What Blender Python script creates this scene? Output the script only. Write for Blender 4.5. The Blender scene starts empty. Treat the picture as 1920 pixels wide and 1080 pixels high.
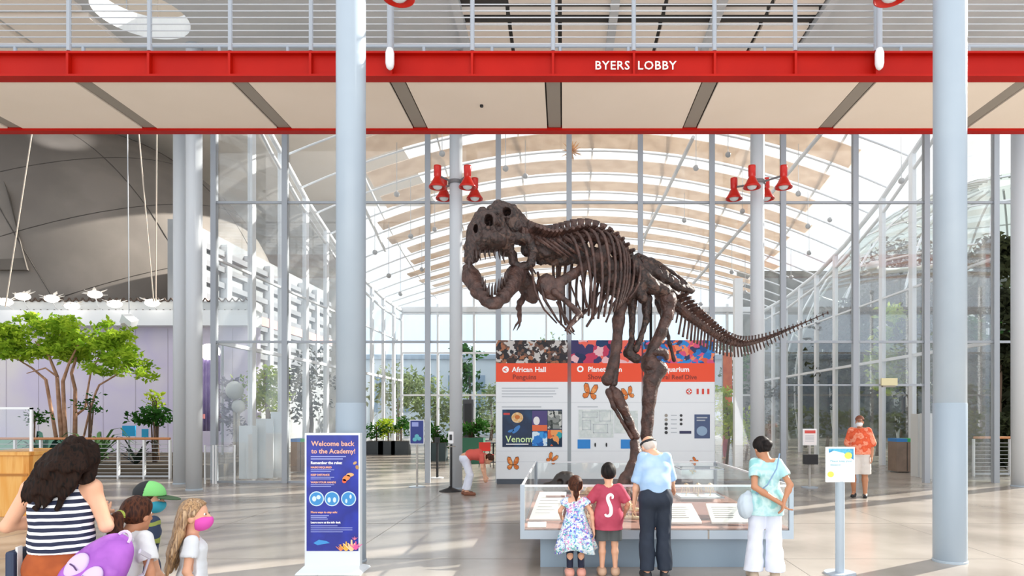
import bpy, math, random
import numpy as np
from mathutils import Matrix, Vector, noise as mnoise
random.seed(7); np.random.seed(7)
PI = math.pi
SC = bpy.context.scene
COL = SC.collection
# ---------------------------------------------------------------- camera
F = 1250.0; VX = 1056.0; VY = 777.0; CH = 1.8      # focal length and vanishing point in 1920x1080 pixels, camera height
cam_d = bpy.data.cameras.new('camera'); cam = bpy.data.objects.new('camera', cam_d); COL.objects.link(cam)
cam.location = (0, 0, CH); cam.rotation_euler = (PI/2, 0, 0)
cam_d.sensor_width = 36; cam_d.lens = F/1920*36
cam_d.shift_x = -(VX-960)/1920; cam_d.shift_y = (VY-540)/1920
cam_d.clip_end = 500; SC.camera = cam
def P(px, py, Y): return ((px-VX)*Y/F, Y, CH+(VY-py)*Y/F)
# ---------------------------------------------------------------- view, sky, sun
SC.view_settings.view_transform = 'Standard'; SC.view_settings.look = 'None'
SC.view_settings.gamma = 1; SC.view_settings.use_curve_mapping = False
SC.view_settings.exposure = 0.36
SC.cycles.max_bounces = 8; SC.cycles.transparent_max_bounces = 24; SC.cycles.diffuse_bounces = 5
SC.cycles.caustics_reflective = False; SC.cycles.caustics_refractive = False
W = bpy.data.worlds.new('sky'); SC.world = W; W.use_nodes = True
nt = W.node_tree; nt.nodes.clear()
tc = nt.nodes.new('ShaderNodeTexCoord'); sp = nt.nodes.new('ShaderNodeSeparateXYZ'); rp = nt.nodes.new('ShaderNodeValToRGB')
bg = nt.nodes.new('ShaderNodeBackground'); ou = nt.nodes.new('ShaderNodeOutputWorld')
nt.links.new(tc.outputs['Generated'], sp.inputs[0]); nt.links.new(sp.outputs['Z'], rp.inputs[0])
nt.links.new(rp.outputs[0], bg.inputs[0]); nt.links.new(bg.outputs[0], ou.inputs[0])
e = rp.color_ramp.elements
e[0].position = 0.0; e[0].color = (0.62, 0.76, 0.92, 1)
e[1].position = 0.30; e[1].color = (1.0, 1.0, 1.0, 1)
x = rp.color_ramp.elements.new(0.12); x.color = (0.72, 0.86, 1.0, 1)
bg.inputs[1].default_value = 1.15
sun_d = bpy.data.lights.new('sun', 'SUN'); sun = bpy.data.objects.new('sun', sun_d); COL.objects.link(sun)
sun_d.energy = 8.5; sun_d.angle = math.radians(0.8); sun_d.color = (1.0, 0.95, 0.86)
fill_d = bpy.data.lights.new('soffit_fill', 'AREA'); fill = bpy.data.objects.new('soffit_fill', fill_d); COL.objects.link(fill)
fill_d.shape = 'RECTANGLE'; fill_d.size = 20; fill_d.size_y = 5; fill_d.energy = 1100; fill_d.color = (1.0, 0.97, 0.93)  # added area lamp behind the camera, tilted up to brighten ceiling and soffit
fill.location = (1, -6, 1.6); fill.rotation_euler = (PI/2+.85, 0, 0)
sdir = Vector((-1.0, -0.62, -0.62)).normalized()
sun.rotation_euler = sdir.to_track_quat('-Z', 'Y').to_euler(); sun.location = (30, 40, 30)
# ---------------------------------------------------------------- materials
def c(h, a=1.0):
    h = h.lstrip('#'); r = [int(h[i:i+2], 16)/255 for i in (0, 2, 4)]
    return tuple([(v/12.92 if v <= 0.04045 else ((v+0.055)/1.055)**2.4) for v in r]+[a])
MATS = {}
def mat(name, col, rough=0.6, metal=0.0, spec=0.5, var=None, scale=4.0, detail=3, bump=0.0, bscale=20, stretch=None, emit=0):
    if name in MATS: return MATS[name]
    m = bpy.data.materials.new(name); m.use_nodes = True; MATS[name] = m
    t = m.node_tree; b = t.nodes['Principled BSDF']
    b.inputs['Base Color'].default_value = c(col); b.inputs['Roughness'].default_value = rough
    b.inputs['Metallic'].default_value = metal; b.inputs['Specular IOR Level'].default_value = spec
    if emit:
        b.inputs['Emission Color'].default_value = c(col); b.inputs['Emission Strength'].default_value = emit
    if var or bump:
        tc = t.nodes.new('ShaderNodeTexCoord'); mp = t.nodes.new('ShaderNodeMapping')
        t.links.new(tc.outputs['Object'], mp.inputs[0])
        if stretch: mp.inputs['Scale'].default_value = stretch
    if var:
        n = t.nodes.new('ShaderNodeTexNoise'); n.inputs['Scale'].default_value = scale; n.inputs['Detail'].default_value = detail
        r = t.nodes.new('ShaderNodeValToRGB'); t.links.new(mp.outputs[0], n.inputs['Vector']); t.links.new(n.outputs['Fac'], r.inputs[0])
        cols = [c(v) for v in ([col]+list(var) if isinstance(var, (list, tuple)) else [col, c and var])]
        el = r.color_ramp.elements
        lo, hi = 0.36, 0.64
        el[0].position = lo; el[0].color = cols[0]; el[1].position = hi; el[1].color = cols[-1]
        for i in range(1, len(cols)-1):
            q = el.new(lo+(hi-lo)*i/(len(cols)-1)); q.color = cols[i]
        t.links.new(r.outputs[0], b.inputs['Base Color'])
    if bump:
        n2 = t.nodes.new('ShaderNodeTexNoise'); n2.inputs['Scale'].default_value = bscale; n2.inputs['Detail'].default_value = 4
        bp = t.nodes.new('ShaderNodeBump'); bp.inputs['Strength'].default_value = bump; bp.inputs['Distance'].default_value = 0.02
        t.links.new(mp.outputs[0], n2.inputs['Vector']); t.links.new(n2.outputs['Fac'], bp.inputs['Height']); t.links.new(bp.outputs[0], b.inputs['Normal'])
    return m
def spots(name, cols, scale=20, rough=0.7, thr=None, rnd=1.0):
    """voronoi cells in a set of colours"""
    if name in MATS: return MATS[name]
    m = bpy.data.materials.new(name); m.use_nodes = True; MATS[name] = m
    t = m.node_tree; b = t.nodes['Principled BSDF']; b.inputs['Roughness'].default_value = rough
    tc = t.nodes.new('ShaderNodeTexCoord'); v = t.nodes.new('ShaderNodeTexVoronoi'); v.inputs['Scale'].default_value = scale
    nz = t.nodes.new('ShaderNodeTexNoise'); nz.inputs['Scale'].default_value = scale*.7
    mx = t.nodes.new('ShaderNodeMixRGB'); mx.inputs[0].default_value = 0.18*rnd
    t.links.new(tc.outputs['Object'], nz.inputs['Vector']); t.links.new(tc.outputs['Object'], mx.inputs[1]); t.links.new(nz.outputs['Color'], mx.inputs[2])
    t.links.new(mx.outputs[0], v.inputs['Vector'])
    s = t.nodes.new('ShaderNodeSeparateColor'); t.links.new(v.outputs['Color'], s.inputs[0])
    r = t.nodes.new('ShaderNodeValToRGB'); r.color_ramp.interpolation = 'CONSTANT'
    el = r.color_ramp.elements; el[0].color = c(cols[0]); el[1].position = 1/len(cols); el[1].color = c(cols[1])
    for i in range(2, len(cols)):
        q = el.new(i/len(cols)); q.color = c(cols[i])
    t.links.new(s.outputs[0], r.inputs[0]); t.links.new(r.outputs[0], b.inputs['Base Color'])
    return m
def stripes(name, a, bcol, freq, axis='Z', duty=0.0, rough=0.8, wob=0.006):
    if name in MATS: return MATS[name]
    m = bpy.data.materials.new(name); m.use_nodes = True; MATS[name] = m
    t = m.node_tree; b = t.nodes['Principled BSDF']; b.inputs['Roughness'].default_value = rough
    tc = t.nodes.new('ShaderNodeTexCoord'); s = t.nodes.new('ShaderNodeSeparateXYZ'); t.links.new(tc.outputs['Object'], s.inputs[0])
    nz = t.nodes.new('ShaderNodeTexNoise'); nz.inputs['Scale'].default_value = 5; t.links.new(tc.outputs['Object'], nz.inputs['Vector'])
    a1 = t.nodes.new('ShaderNodeMath'); a1.operation = 'MULTIPLY_ADD'; a1.inputs[1].default_value = wob*4; t.links.new(nz.outputs['Fac'], a1.inputs[0]); t.links.new(s.outputs[axis], a1.inputs[2])
    a2 = t.nodes.new('ShaderNodeMath'); a2.operation = 'MULTIPLY'; a2.inputs[1].default_value = freq*2*PI; t.links.new(a1.outputs[0], a2.inputs[0])
    a3 = t.nodes.new('ShaderNodeMath'); a3.operation = 'SINE'; t.links.new(a2.outputs[0], a3.inputs[0])
    a4 = t.nodes.new('ShaderNodeMath'); a4.operation = 'GREATER_THAN'; a4.inputs[1].default_value = duty; t.links.new(a3.outputs[0], a4.inputs[0])
    mx = t.nodes.new('ShaderNodeMixRGB'); mx.inputs[1].default_value = c(a); mx.inputs[2].default_value = c(bcol)
    t.links.new(a4.outputs[0], mx.inputs[0]); t.links.new(mx.outputs[0], b.inputs['Base Color'])
    return m
def glass(name, tint='#ffffff', refl=0.10, haze=0.0, hazecol='#ffffff', fres=.5):
    if name in MATS: return MATS[name]
    m = bpy.data.materials.new(name); m.use_nodes = True; MATS[name] = m
    t = m.node_tree; t.nodes.clear()
    o = t.nodes.new('ShaderNodeOutputMaterial'); tr = t.nodes.new('ShaderNodeBsdfTransparent'); tr.inputs[0].default_value = c(tint)
    gl = t.nodes.new('ShaderNodeBsdfGlossy'); gl.inputs['Roughness'].default_value = 0.02
    lw = t.nodes.new('ShaderNodeLayerWeight'); lw.inputs[0].default_value = 0.25
    mt = t.nodes.new('ShaderNodeMath'); mt.operation = 'MULTIPLY_ADD'; mt.inputs[1].default_value = fres; mt.inputs[2].default_value = refl*.4; mt.use_clamp = True
    t.links.new(lw.outputs['Fresnel'], mt.inputs[0])
    mx = t.nodes.new('ShaderNodeMixShader'); t.links.new(mt.outputs[0], mx.inputs[0])
    t.links.new(tr.outputs[0], mx.inputs[1]); t.links.new(gl.outputs[0], mx.inputs[2])
    last = mx.outputs[0]
    if haze:
        df = t.nodes.new('ShaderNodeBsdfDiffuse'); df.inputs[0].default_value = c(hazecol)
        m2 = t.nodes.new('ShaderNodeMixShader'); m2.inputs[0].default_value = haze
        t.links.new(last, m2.inputs[1]); t.links.new(df.outputs[0], m2.inputs[2]); last = m2.outputs[0]
    t.links.new(last, o.inputs[0])
    return m
def translucent(name, col, fac=0.5, var=None, scale=3):
    if name in MATS: return MATS[name]
    m = bpy.data.materials.new(name); m.use_nodes = True; MATS[name] = m
    t = m.node_tree; t.nodes.clear()
    o = t.nodes.new('ShaderNodeOutputMaterial'); d = t.nodes.new('ShaderNodeBsdfDiffuse'); l = t.nodes.new('ShaderNodeBsdfTranslucent')
    d.inputs[0].default_value = c(col); l.inputs[0].default_value = c(col)
    if var:
        tc = t.nodes.new('ShaderNodeTexCoord'); n = t.nodes.new('ShaderNodeTexNoise'); n.inputs['Scale'].default_value = scale
        r = t.nodes.new('ShaderNodeValToRGB'); t.links.new(tc.outputs['Object'], n.inputs['Vector']); t.links.new(n.outputs['Fac'], r.inputs[0])
        r.color_ramp.elements[0].position = .35; r.color_ramp.elements[1].position = .65
        r.color_ramp.elements[0].color = c(col); r.color_ramp.elements[1].color = c(var)
        t.links.new(r.outputs[0], d.inputs[0]); t.links.new(r.outputs[0], l.inputs[0])
    mx = t.nodes.new('ShaderNodeMixShader'); mx.inputs[0].default_value = fac
    t.links.new(d.outputs[0], mx.inputs[1]); t.links.new(l.outputs[0], mx.inputs[2]); t.links.new(mx.outputs[0], o.inputs[0])
    return m
# ---------------------------------------------------------------- objects
OFF = {}
def tag(o, label=None, cat=None, group=None, kind=None):
    if label: o['label'] = label
    if cat: o['category'] = cat
    if group: o['group'] = group
    if kind: o['kind'] = kind
    return o
def thing(name, label, cat, loc=(0, 0, 0), rotz=0, group=None, kind=None):
    o = bpy.data.objects.new(name, None); COL.objects.link(o); o.empty_display_size = .1
    o.location = loc; o.rotation_euler = (0, 0, rotz)
    OFF[o.name] = Vector(loc)
    return tag(o, label, cat, group, kind)
def copy_tree(o, parent=None):
    q = o.copy(); COL.objects.link(q); q.parent = parent
    for ch in list(o.children): copy_tree(ch, q)
    return q
class MB:
    def __init__(s): s.v = []; s.f = []
    def raw(s, v, f):
        n = len(s.v); s.v += [tuple(p) for p in v]; s.f += [tuple(i+n for i in q) for q in f]; return s
    def box(s, x0, x1, y0, y1, z0, z1):
        v = [(x, y, z) for z in (z0, z1) for y in (y0, y1) for x in (x0, x1)]
        return s.raw(v, [(0, 2, 3, 1), (4, 5, 7, 6), (0, 1, 5, 4), (2, 6, 7, 3), (0, 4, 6, 2), (1, 3, 7, 5)])
    def cbox(s, cx, cy, cz, sx, sy, sz, rot=None):
        v = [Vector((x*sx/2, y*sy/2, z*sz/2)) for z in (-1, 1) for y in (-1, 1) for x in (-1, 1)]
        if rot is not None: v = [rot @ p for p in v]
        v = [(p.x+cx, p.y+cy, p.z+cz) for p in v]
        return s.raw(v, [(0, 2, 3, 1), (4, 5, 7, 6), (0, 1, 5, 4), (2, 6, 7, 3), (0, 4, 6, 2), (1, 3, 7, 5)])
    def beam(s, a, b, w, h):
        """rectangular bar from a to b"""
        a = Vector(a); b = Vector(b); d = (b-a)
        q = d.to_track_quat('Z', 'Y').to_matrix(); m = (a+b)/2
        return s.cbox(m.x, m.y, m.z, w, h, d.length, q)
    def tube(s, pts, rad, n=8, cap=True, flat=None):
        pts = [Vector(p) for p in pts]
        if not hasattr(rad, '__len__'): rad = [rad]*len(pts)
        v = []; f = []
        up = None
        for i, p in enumerate(pts):
            t = (pts[min(i+1, len(pts)-1)]-pts[max(i-1, 0)])
            if t.length < 1e-9: t = Vector((0, 0, 1))
            t.normalize()
            if up is None:
                up = Vector((0, 0, 1)) if abs(t.z) < .9 else Vector((1, 0, 0))
            x = up.cross(t).normalized(); y = t.cross(x).normalized(); up = y
            for k in range(n):
                a = 2*PI*k/n; fl = flat if flat else 1
                q = p+x*(math.cos(a)*rad[i]*fl)+y*(math.sin(a)*rad[i]); v.append(tuple(q))
        for i in range(len(pts)-1):
            for k in range(n):
                a = i*n+k; b = i*n+(k+1) % n; f.append((a, b, b+n, a+n))
        if cap:
            f.append(tuple(reversed(range(n)))); m = (len(pts)-1)*n; f.append(tuple(range(m, m+n)))
        return s.raw(v, f)
    def cyl(s, x, y, z0, z1, r, r2=None, n=20): return s.tube([(x, y, z0), (x, y, z1)], [r, r if r2 is None else r2], n)
    def lathe(s, prof, x=0, y=0, z=0, n=24, cap=True):
        v = []; f = []
        for (r, h) in prof:
            for k in range(n):
                a = 2*PI*k/n; v.append((x+r*math.cos(a), y+r*math.sin(a), z+h))
        for i in range(len(prof)-1):
            for k in range(n):
                a = i*n+k; b = i*n+(k+1) % n; f.append((a, b, b+n, a+n))
        if cap:
            f.append(tuple(reversed(range(n)))); m = (len(prof)-1)*n; f.append(tuple(range(m, m+n)))
        return s.raw(v, f)
    def ball(s, cx, cy, cz, rx, ry=None, rz=None, n=12, m=8, rot=None):
        ry = ry or rx; rz = rz or rx
        v = []; f = []
        for j in range(m+1):
            t = PI*j/m
            for k in range(n):
                a = 2*PI*k/n; p = Vector((rx*math.sin(t)*math.cos(a), ry*math.sin(t)*math.sin(a), rz*math.cos(t)))
                if rot is not None: p = rot @ p
                v.append((cx+p.x, cy+p.y, cz+p.z))
        for j in range(m):
            for k in range(n):
                a = j*n+k; b = j*n+(k+1) % n; f.append((a, a+n, b+n, b))
        return s.raw(v, f)
    def prism(s, poly, y0, y1):
        """outline of (x,z) points in order, extruded in y"""
        n = len(poly); v = [(x, y0, z) for x, z in poly]+[(x, y1, z) for x, z in poly]
        f = [tuple(range(n)), tuple(reversed(range(n, 2*n)))]+[(i, i+n, (i+1) % n+n, (i+1) % n) for i in range(n)]
        return s.raw(v, f)
    def slab(s, poly, nrm, th):
        """3-D polygon thickened along nrm"""
        nrm = Vector(nrm).normalized()*th/2; poly = [Vector(p) for p in poly]; n = len(poly)
        v = [tuple(p+nrm) for p in poly]+[tuple(p-nrm) for p in poly]
        f = [tuple(range(n)), tuple(reversed(range(n, 2*n)))]+[(i, i+n, (i+1) % n+n, (i+1) % n) for i in range(n)]
        return s.raw(v, f)
    def build(s, name, m, parent=None, smooth=False, local=False, bevel=0):
        off = Vector((0, 0, 0))
        if parent is not None and not local: off = OFF.get(parent.name, off)
        me = bpy.data.meshes.new(name)
        me.from_pydata([(p[0]-off[0], p[1]-off[1], p[2]-off[2]) for p in s.v], [], s.f)
        me.materials.append(m); me.update()
        if smooth: me.polygons.foreach_set('use_smooth', [True]*len(me.polygons))
        o = bpy.data.objects.new(name, me); COL.objects.link(o)
        if parent is not None: o.parent = parent; OFF[o.name] = off
        else: OFF[o.name] = Vector((0, 0, 0))
        if bevel:
            md = o.modifiers.new('bevel', 'BEVEL'); md.width = bevel; md.segments = 2; md.limit_method = 'ANGLE'
        return o
def text(body, x, y, z, size, m, parent, name='lettering', align='LEFT', bold=0, rot=None, depth=.002, local=False, spacing=1.0):
    cu = bpy.data.curves.new('t', 'FONT'); cu.body = body; cu.size = size; cu.align_x = align; cu.extrude = depth; cu.offset = bold
    cu.resolution_u = 2; cu.space_character = spacing
    ob = bpy.data.objects.new('t', cu); COL.objects.link(ob)
    dg = bpy.context.evaluated_depsgraph_get(); me = bpy.data.meshes.new_from_object(ob.evaluated_get(dg))
    bpy.data.objects.remove(ob)
    M = Matrix.Translation((x, y, z)) @ (rot.to_4x4() if rot is not None else Matrix.Identity(4)) @ Matrix.Rotation(PI/2, 4, 'X')
    off = Vector((0, 0, 0)) if local or parent is None else OFF.get(parent.name, Vector((0, 0, 0)))
    me.transform(Matrix.Translation(-off) @ M); me.materials.clear(); me.materials.append(m); me.name = name
    o = bpy.data.objects.new(name, me); COL.objects.link(o); o.parent = parent; OFF[o.name] = off
    return o
# ---------------------------------------------------------------- volumes -> smooth meshes
class Vol:
    def __init__(s, lo, hi, h):
        s.lo = np.array(lo, float); s.h = h
        s.n = np.ceil((np.array(hi)-s.lo)/h).astype(int)+1
        s.ax = [s.lo[i]+h*np.arange(s.n[i]) for i in range(3)]
        s.d = np.full(tuple(s.n), 0.25, np.float32)
    def reg(s, lo, hi):
        a = np.clip(np.floor((np.array(lo)-s.lo)/s.h).astype(int), 0, s.n); b = np.clip(np.ceil((np.array(hi)-s.lo)/s.h).astype(int)+1, 0, s.n)
        sl = tuple(slice(a[i], b[i]) for i in range(3))
        if any(b[i] <= a[i] for i in range(3)): return None, None
        g = np.meshgrid(*[s.ax[i][sl[i]] for i in range(3)], indexing='ij')
        return sl, g
    def comb(s, sl, d, k, sub):
        o = s.d[sl]
        if sub:
            if k: hh = np.maximum(k-np.abs(o+d), 0)/k; s.d[sl] = np.maximum(o, -d)+hh*hh*k/4
            else: s.d[sl] = np.maximum(o, -d)
        else:
            if k: hh = np.maximum(k-np.abs(o-d), 0)/k; s.d[sl] = np.minimum(o, d)-hh*hh*k/4
            else: s.d[sl] = np.minimum(o, d)
    def cap(s, a, b, ra, rb=None, k=0.02, sub=False, sc=(1, 1, 1)):
        rb = ra if rb is None else rb
        a = np.array(a, float); b = np.array(b, float); sc = np.array(sc, float)
        m = max(ra, rb)*sc.max()+.04+k
        sl, g = s.reg(np.minimum(a, b)-m, np.maximum(a, b)+m)
        if sl is None: return s
        A = a/sc; B = b/sc; ab = B-A; L = max((ab**2).sum(), 1e-12)
        p = [g[i]/sc[i]-A[i] for i in range(3)]
        t = np.clip((p[0]*ab[0]+p[1]*ab[1]+p[2]*ab[2])/L, 0, 1)
        d = np.sqrt(sum((p[i]-t*ab[i])**2 for i in range(3)))-(ra+(rb-ra)*t)
        s.comb(sl, (d*sc.min()).astype(np.float32), k, sub); return s
    def ell(s, ce, r, k=0.02, sub=False, rot=None):
        ce = np.array(ce, float); r = np.array(r, float); m = r.max()+.04+k
        sl, g = s.reg(ce-m, ce+m)
        if sl is None: return s
        p = [g[i]-ce[i] for i in range(3)]
        if rot is not None:
            R = np.array(rot).T[:3, :3]; p = [R[i, 0]*p[0]+R[i, 1]*p[1]+R[i, 2]*p[2] for i in range(3)]
        q = np.sqrt(sum((p[i]/r[i])**2 for i in range(3)))
        q2 = np.sqrt(sum((p[i]/r[i]**2)**2 for i in range(3)))
        d = q*(q-1)/np.maximum(q2, 1e-6)
        s.comb(sl, d.astype(np.float32), k, sub); return s
    def chain(s, pts, rs, k=0.02, sub=False, sc=(1, 1, 1)):
        for i in range(len(pts)-1): s.cap(pts[i], pts[i+1], rs[i], rs[i+1], k, sub, sc)
        return s
    def cut(s, p, n):
        """keep the side n points away from"""
        p = np.array(p, float); n = np.array(n, float); n /= np.linalg.norm(n)
        g = np.meshgrid(*s.ax, indexing='ij', sparse=True)
        s.d = np.maximum(s.d, ((g[0]-p[0])*n[0]+(g[1]-p[1])*n[1]+(g[2]-p[2])*n[2]).astype(np.float32)); return s
    def rough(s, amp, fr, seed=0):
        g = np.meshgrid(*s.ax, indexing='ij', sparse=True); q = 0
        rs = np.random.RandomState(seed)
        for j in range(5):
            w = rs.randn(3)*fr*(1+j*.6); ph = rs.rand()*6
            q = q+np.sin(g[0]*w[0]+g[1]*w[1]+g[2]*w[2]+ph)/(1+j*.4)
        s.d = s.d+(amp*q/2).astype(np.float32); return s
    def build(s, name, m, parent=None, local=False):
        d = s.d; d[0] = d[-1] = .1; d[:, 0] = d[:, -1] = .1; d[:, :, 0] = d[:, :, -1] = .1
        ins = d < 0
        cnt = np.zeros(np.array(d.shape)-1, np.int8)
        C = [(i, j, k) for i in (0, 1) for j in (0, 1) for k in (0, 1)]
        N = d.shape
        for (i, j, k) in C: cnt += ins[i:N[0]-1+i, j:N[1]-1+j, k:N[2]-1+k]
        act = (cnt > 0) & (cnt < 8); idx = np.argwhere(act)
        ids = np.full(act.shape, -1, np.int64); ids[act] = np.arange(len(idx))
        pos = np.zeros((len(idx), 3)); w = np.zeros(len(idx))
        for a in C:
            for ax in range(3):
                if a[ax]: continue
                b = list(a); b[ax] = 1
                va = d[idx[:, 0]+a[0], idx[:, 1]+a[1], idx[:, 2]+a[2]]; vb = d[idx[:, 0]+b[0], idx[:, 1]+b[1], idx[:, 2]+b[2]]
                x = (va < 0) != (vb < 0); t = np.where(x, va/np.where(x, va-vb, 1), 0)
                p = np.tile(np.array(a, float), (len(idx), 1)); p[:, ax] += t
                pos[x] += p[x]; w[x] += 1
        pos = pos/np.maximum(w, 1)[:, None]+idx; pos = s.lo+pos*s.h
        F_ = []
        for ax in range(3):
            o = [0, 1, 2]; o.remove(ax); u, v = o
            sa = [slice(0, N[i]) for i in range(3)]; sb = list(sa); sa[ax] = slice(0, N[ax]-1); sb[ax] = slice(1, N[ax])
            x = ins[tuple(sa)] != ins[tuple(sb)]; e = np.argwhere(x); flip = ins[tuple(sa)][x]
            ok = (e[:, u] > 0) & (e[:, v] > 0) & (e[:, u] < N[u]-1) & (e[:, v] < N[v]-1); e = e[ok]; flip = flip[ok]
            def cell(du, dv):
                q = e.copy(); q[:, u] += du; q[:, v] += dv; return ids[q[:, 0], q[:, 1], q[:, 2]]
            q = np.stack([cell(-1, -1), cell(0, -1), cell(0, 0), cell(-1, 0)], 1)
            fl = flip if ax != 1 else ~flip
            q[~fl] = q[~fl][:, ::-1]; F_.append(q)
        Fq = np.concatenate(F_); Fq = Fq[(Fq >= 0).all(1)]
        off = Vector((0, 0, 0))
        if parent is not None and not local: off = OFF.get(parent.name, off)
        pos = pos-np.array(off)
        me = bpy.data.meshes.new(name); me.vertices.add(len(pos)); me.vertices.foreach_set('co', pos.ravel())
        me.loops.add(len(Fq)*4); me.loops.foreach_set('vertex_index', Fq.ravel().astype(np.int32))
        me.polygons.add(len(Fq)); me.polygons.foreach_set('loop_start', (np.arange(len(Fq))*4).astype(np.int32))
        me.polygons.foreach_set('loop_total', np.full(len(Fq), 4, np.int32))
        me.update(calc_edges=True); me.validate(); me.polygons.foreach_set('use_smooth', [True]*len(me.polygons))
        me.materials.append(m)
        o = bpy.data.objects.new(name, me); COL.objects.link(o)
        if parent is not None: o.parent = parent
        OFF[o.name] = off
        return o
def leaves(center, rad, n, size, mb, seed=1, clumps=0, droop=0.0, flat=False, asp=.5):
    r = random.Random(seed)
    cl = []
    for i in range(clumps):
        while True:
            q = Vector((r.uniform(-1, 1), r.uniform(-1, 1), r.uniform(-1, 1)))
            if q.length < 1: break
        cl.append(Vector((q.x*rad[0], q.y*rad[1], q.z*rad[2])))
    for i in range(n):
        if cl:
            b = r.choice(cl); cr = min(rad)*.42; g_ = lambda: max(-1.6, min(1.6, r.gauss(0, 1)))
            p = b*.85+Vector((g_()*cr, g_()*cr, g_()*cr*.5))
        else:
            while True:
                q = Vector((r.uniform(-1, 1), r.uniform(-1, 1), r.uniform(-1, 1)))
                if q.length < 1: break
            q = q*(0.75+.25*q.length); p = Vector((q.x*rad[0], q.y*rad[1], q.z*rad[2]))
        p = p+Vector(center)
        s_ = size*r.uniform(.6, 1.3); d = Vector((r.gauss(0, 1), r.gauss(0, 1), r.gauss(0, .6)-droop)).normalized()
        u = d.cross(Vector((r.gauss(0, 1), r.gauss(0, 1), r.gauss(0, 1)))).normalized()*s_*asp*.5
        a = p; b = p+d*s_; m = p+d*s_*.5; nn = d.cross(u).normalized()*s_*.1
        mb.raw([a, m+u+nn, b, m-u+nn], [(0, 1, 2, 3)])
    return mb
# ================================================================ large structure
M_floor = mat('floor_concrete', '#938b82', .2, var=['#9f978e', '#aaa299', '#b2aaa1'], scale=.55, detail=6, bump=.03, bscale=6)
M_steel = mat('painted_steel', '#a5b2be', .42, var=['#abb8c3'], scale=1.5)
M_mull = mat('mullion_steel', '#a7adb5', .42)
M_white = mat('white_paint', '#eef0f2', .5)
M_red = mat('red_steel', '#ae1104', .5, spec=.2, var=['#b81606'], scale=1.2)
M_cream = mat('cream_panel', '#faeee1', .75, var=['#f6eadc'], scale=.6)
M_grey = mat('grey_strip', '#9c958c', .6)
M_dark = mat('dark_gap', '#3a3836', .7)
M_conc = mat('pale_concrete', '#d2d4d4', .75, var=['#c6c9ca'], scale=.8, detail=5)
M_black = mat('black_plastic', '#1c1c1f', .45)
M_cable = mat('steel_cable', '#b9bcc0', .4, .3)
M_glass = glass('window_glass', '#fdfefe', .10, haze=.05, hazecol='#ffffff')
def structure(o): o['kind'] = 'structure'; return o
def base_struct(name): return structure(thing(name, None, None))
# floor: one slab, with narrow joints
fl = base_struct('floor')
MB().box(-40, 40, -8, 62, -.2, 0).build('floor_slab', M_floor, fl)
j = MB()
for y in (5.6, 8.3, 11.0, 13.7, 16.4, 19.1): j.box(-14, 14, y, y+.008, 0, .0015)
for x in (-8.2, -5.5, -2.75, 0, 2.75, 5.5, 8.2): j.box(x, x+.008, 2, 22, 0, .0015)
j.build('floor_joint', mat('joint', '#7d7872', .5), fl)
# lobby ceiling: cream panels with dark gaps between, concrete to both sides
ZC = 10.6
ce = base_struct('ceiling')
x0, x1, y0, y1 = -9.9, 12.3, 12.9, 17.9
def ceil_rect(a, b, cc, d, m, nm): MB().box(a, b, cc, d, ZC+.02, ZC+.3).build(nm, m, ce)
ceil_rect(-2.4, 5.7, y0, y1, M_dark, 'ceiling_void')
ceil_rect(5.7, x1, y0, y1, M_conc, 'ceiling_slab')
# left concrete part with an oval skylight opening
sk = MB(); cxs, cys, rx, ry = -9.3, 14.7, .95, .95
n = 48; ring = [(cxs+rx*math.cos(2*PI*i/n), cys+ry*math.sin(2*PI*i/n)) for i in range(n)]
def toedge(px, py, bx0, bx1, by0, by1):
    dx, dy = px-cxs, py-cys; t = min([(bx1-cxs)/dx if dx > 1e-6 else 9e9, (bx0-cxs)/dx if dx < -1e-6 else 9e9, (by1-cys)/dy if dy > 1e-6 else 9e9, (by0-cys)/dy if dy < -1e-6 else 9e9]); return (cxs+dx*t, cys+dy*t)
outr = [toedge(p[0], p[1], -10.6, -8.0, 13.4, 16.0) for p in ring]
v = [(p[0], p[1], ZC) for p in ring]+[(p[0], p[1], ZC) for p in outr]+[(p[0], p[1], ZC+.5) for p in ring]
f = []
for i in range(n):
    k = (i+1) % n; f += [(i, k, n+k, n+i), (i, 2*n+i, 2*n+k, k)]
sk.raw(v, f)
sk.box(-8.0, -2.4, y0, y1, ZC, ZC+.3); sk.box(-10.6, -8.0, y0, 13.4, ZC, ZC+.3); sk.box(-10.6, -8.0, 16.0, y1, ZC, ZC+.3); sk.box(-20, -13.2, y0, y1, ZC, ZC+.3)
sk.box(-13.2, -10.6, y0, y1, ZC, ZC+.3)
sk.build('ceiling_slab', M_conc, ce)
# cream ceiling panels
pw = 1.13
rows = [(12.95, 14.18), (14.42, 14.58), (15.0, 16.6), (16.68, 17.8)]
for i in range(-2, 5):
    for (a, b) in rows:
        xx = .0+pw*i
        if i == -2 and a < 13: continue
        MB().box(xx-.03, xx+pw-.12, a, b, ZC-.06, ZC+.02).build('ceiling_panel', M_cream, ce)
for xx in (-2.35, 1.13-.1, 3.39-.1, 5.6): MB().box(xx-.02, xx+.16, y0, y1, ZC-.16, ZC).build('ceiling_rib', M_conc, ce)
# panels over the left exhibit hall
for i in range(4):
    for k in range(3):
        MB().box(-19+2.2*i, -17+2.2*i, 13+1.6*k, 14.4+1.6*k, ZC-.1, ZC).build('ceiling_panel', M_cream, ce)
MB().box(-40, -9.4, 17.9, 50, 17.4, 17.7).build('hall_slab', M_cream, base_struct('ceiling_hall'))
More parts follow.
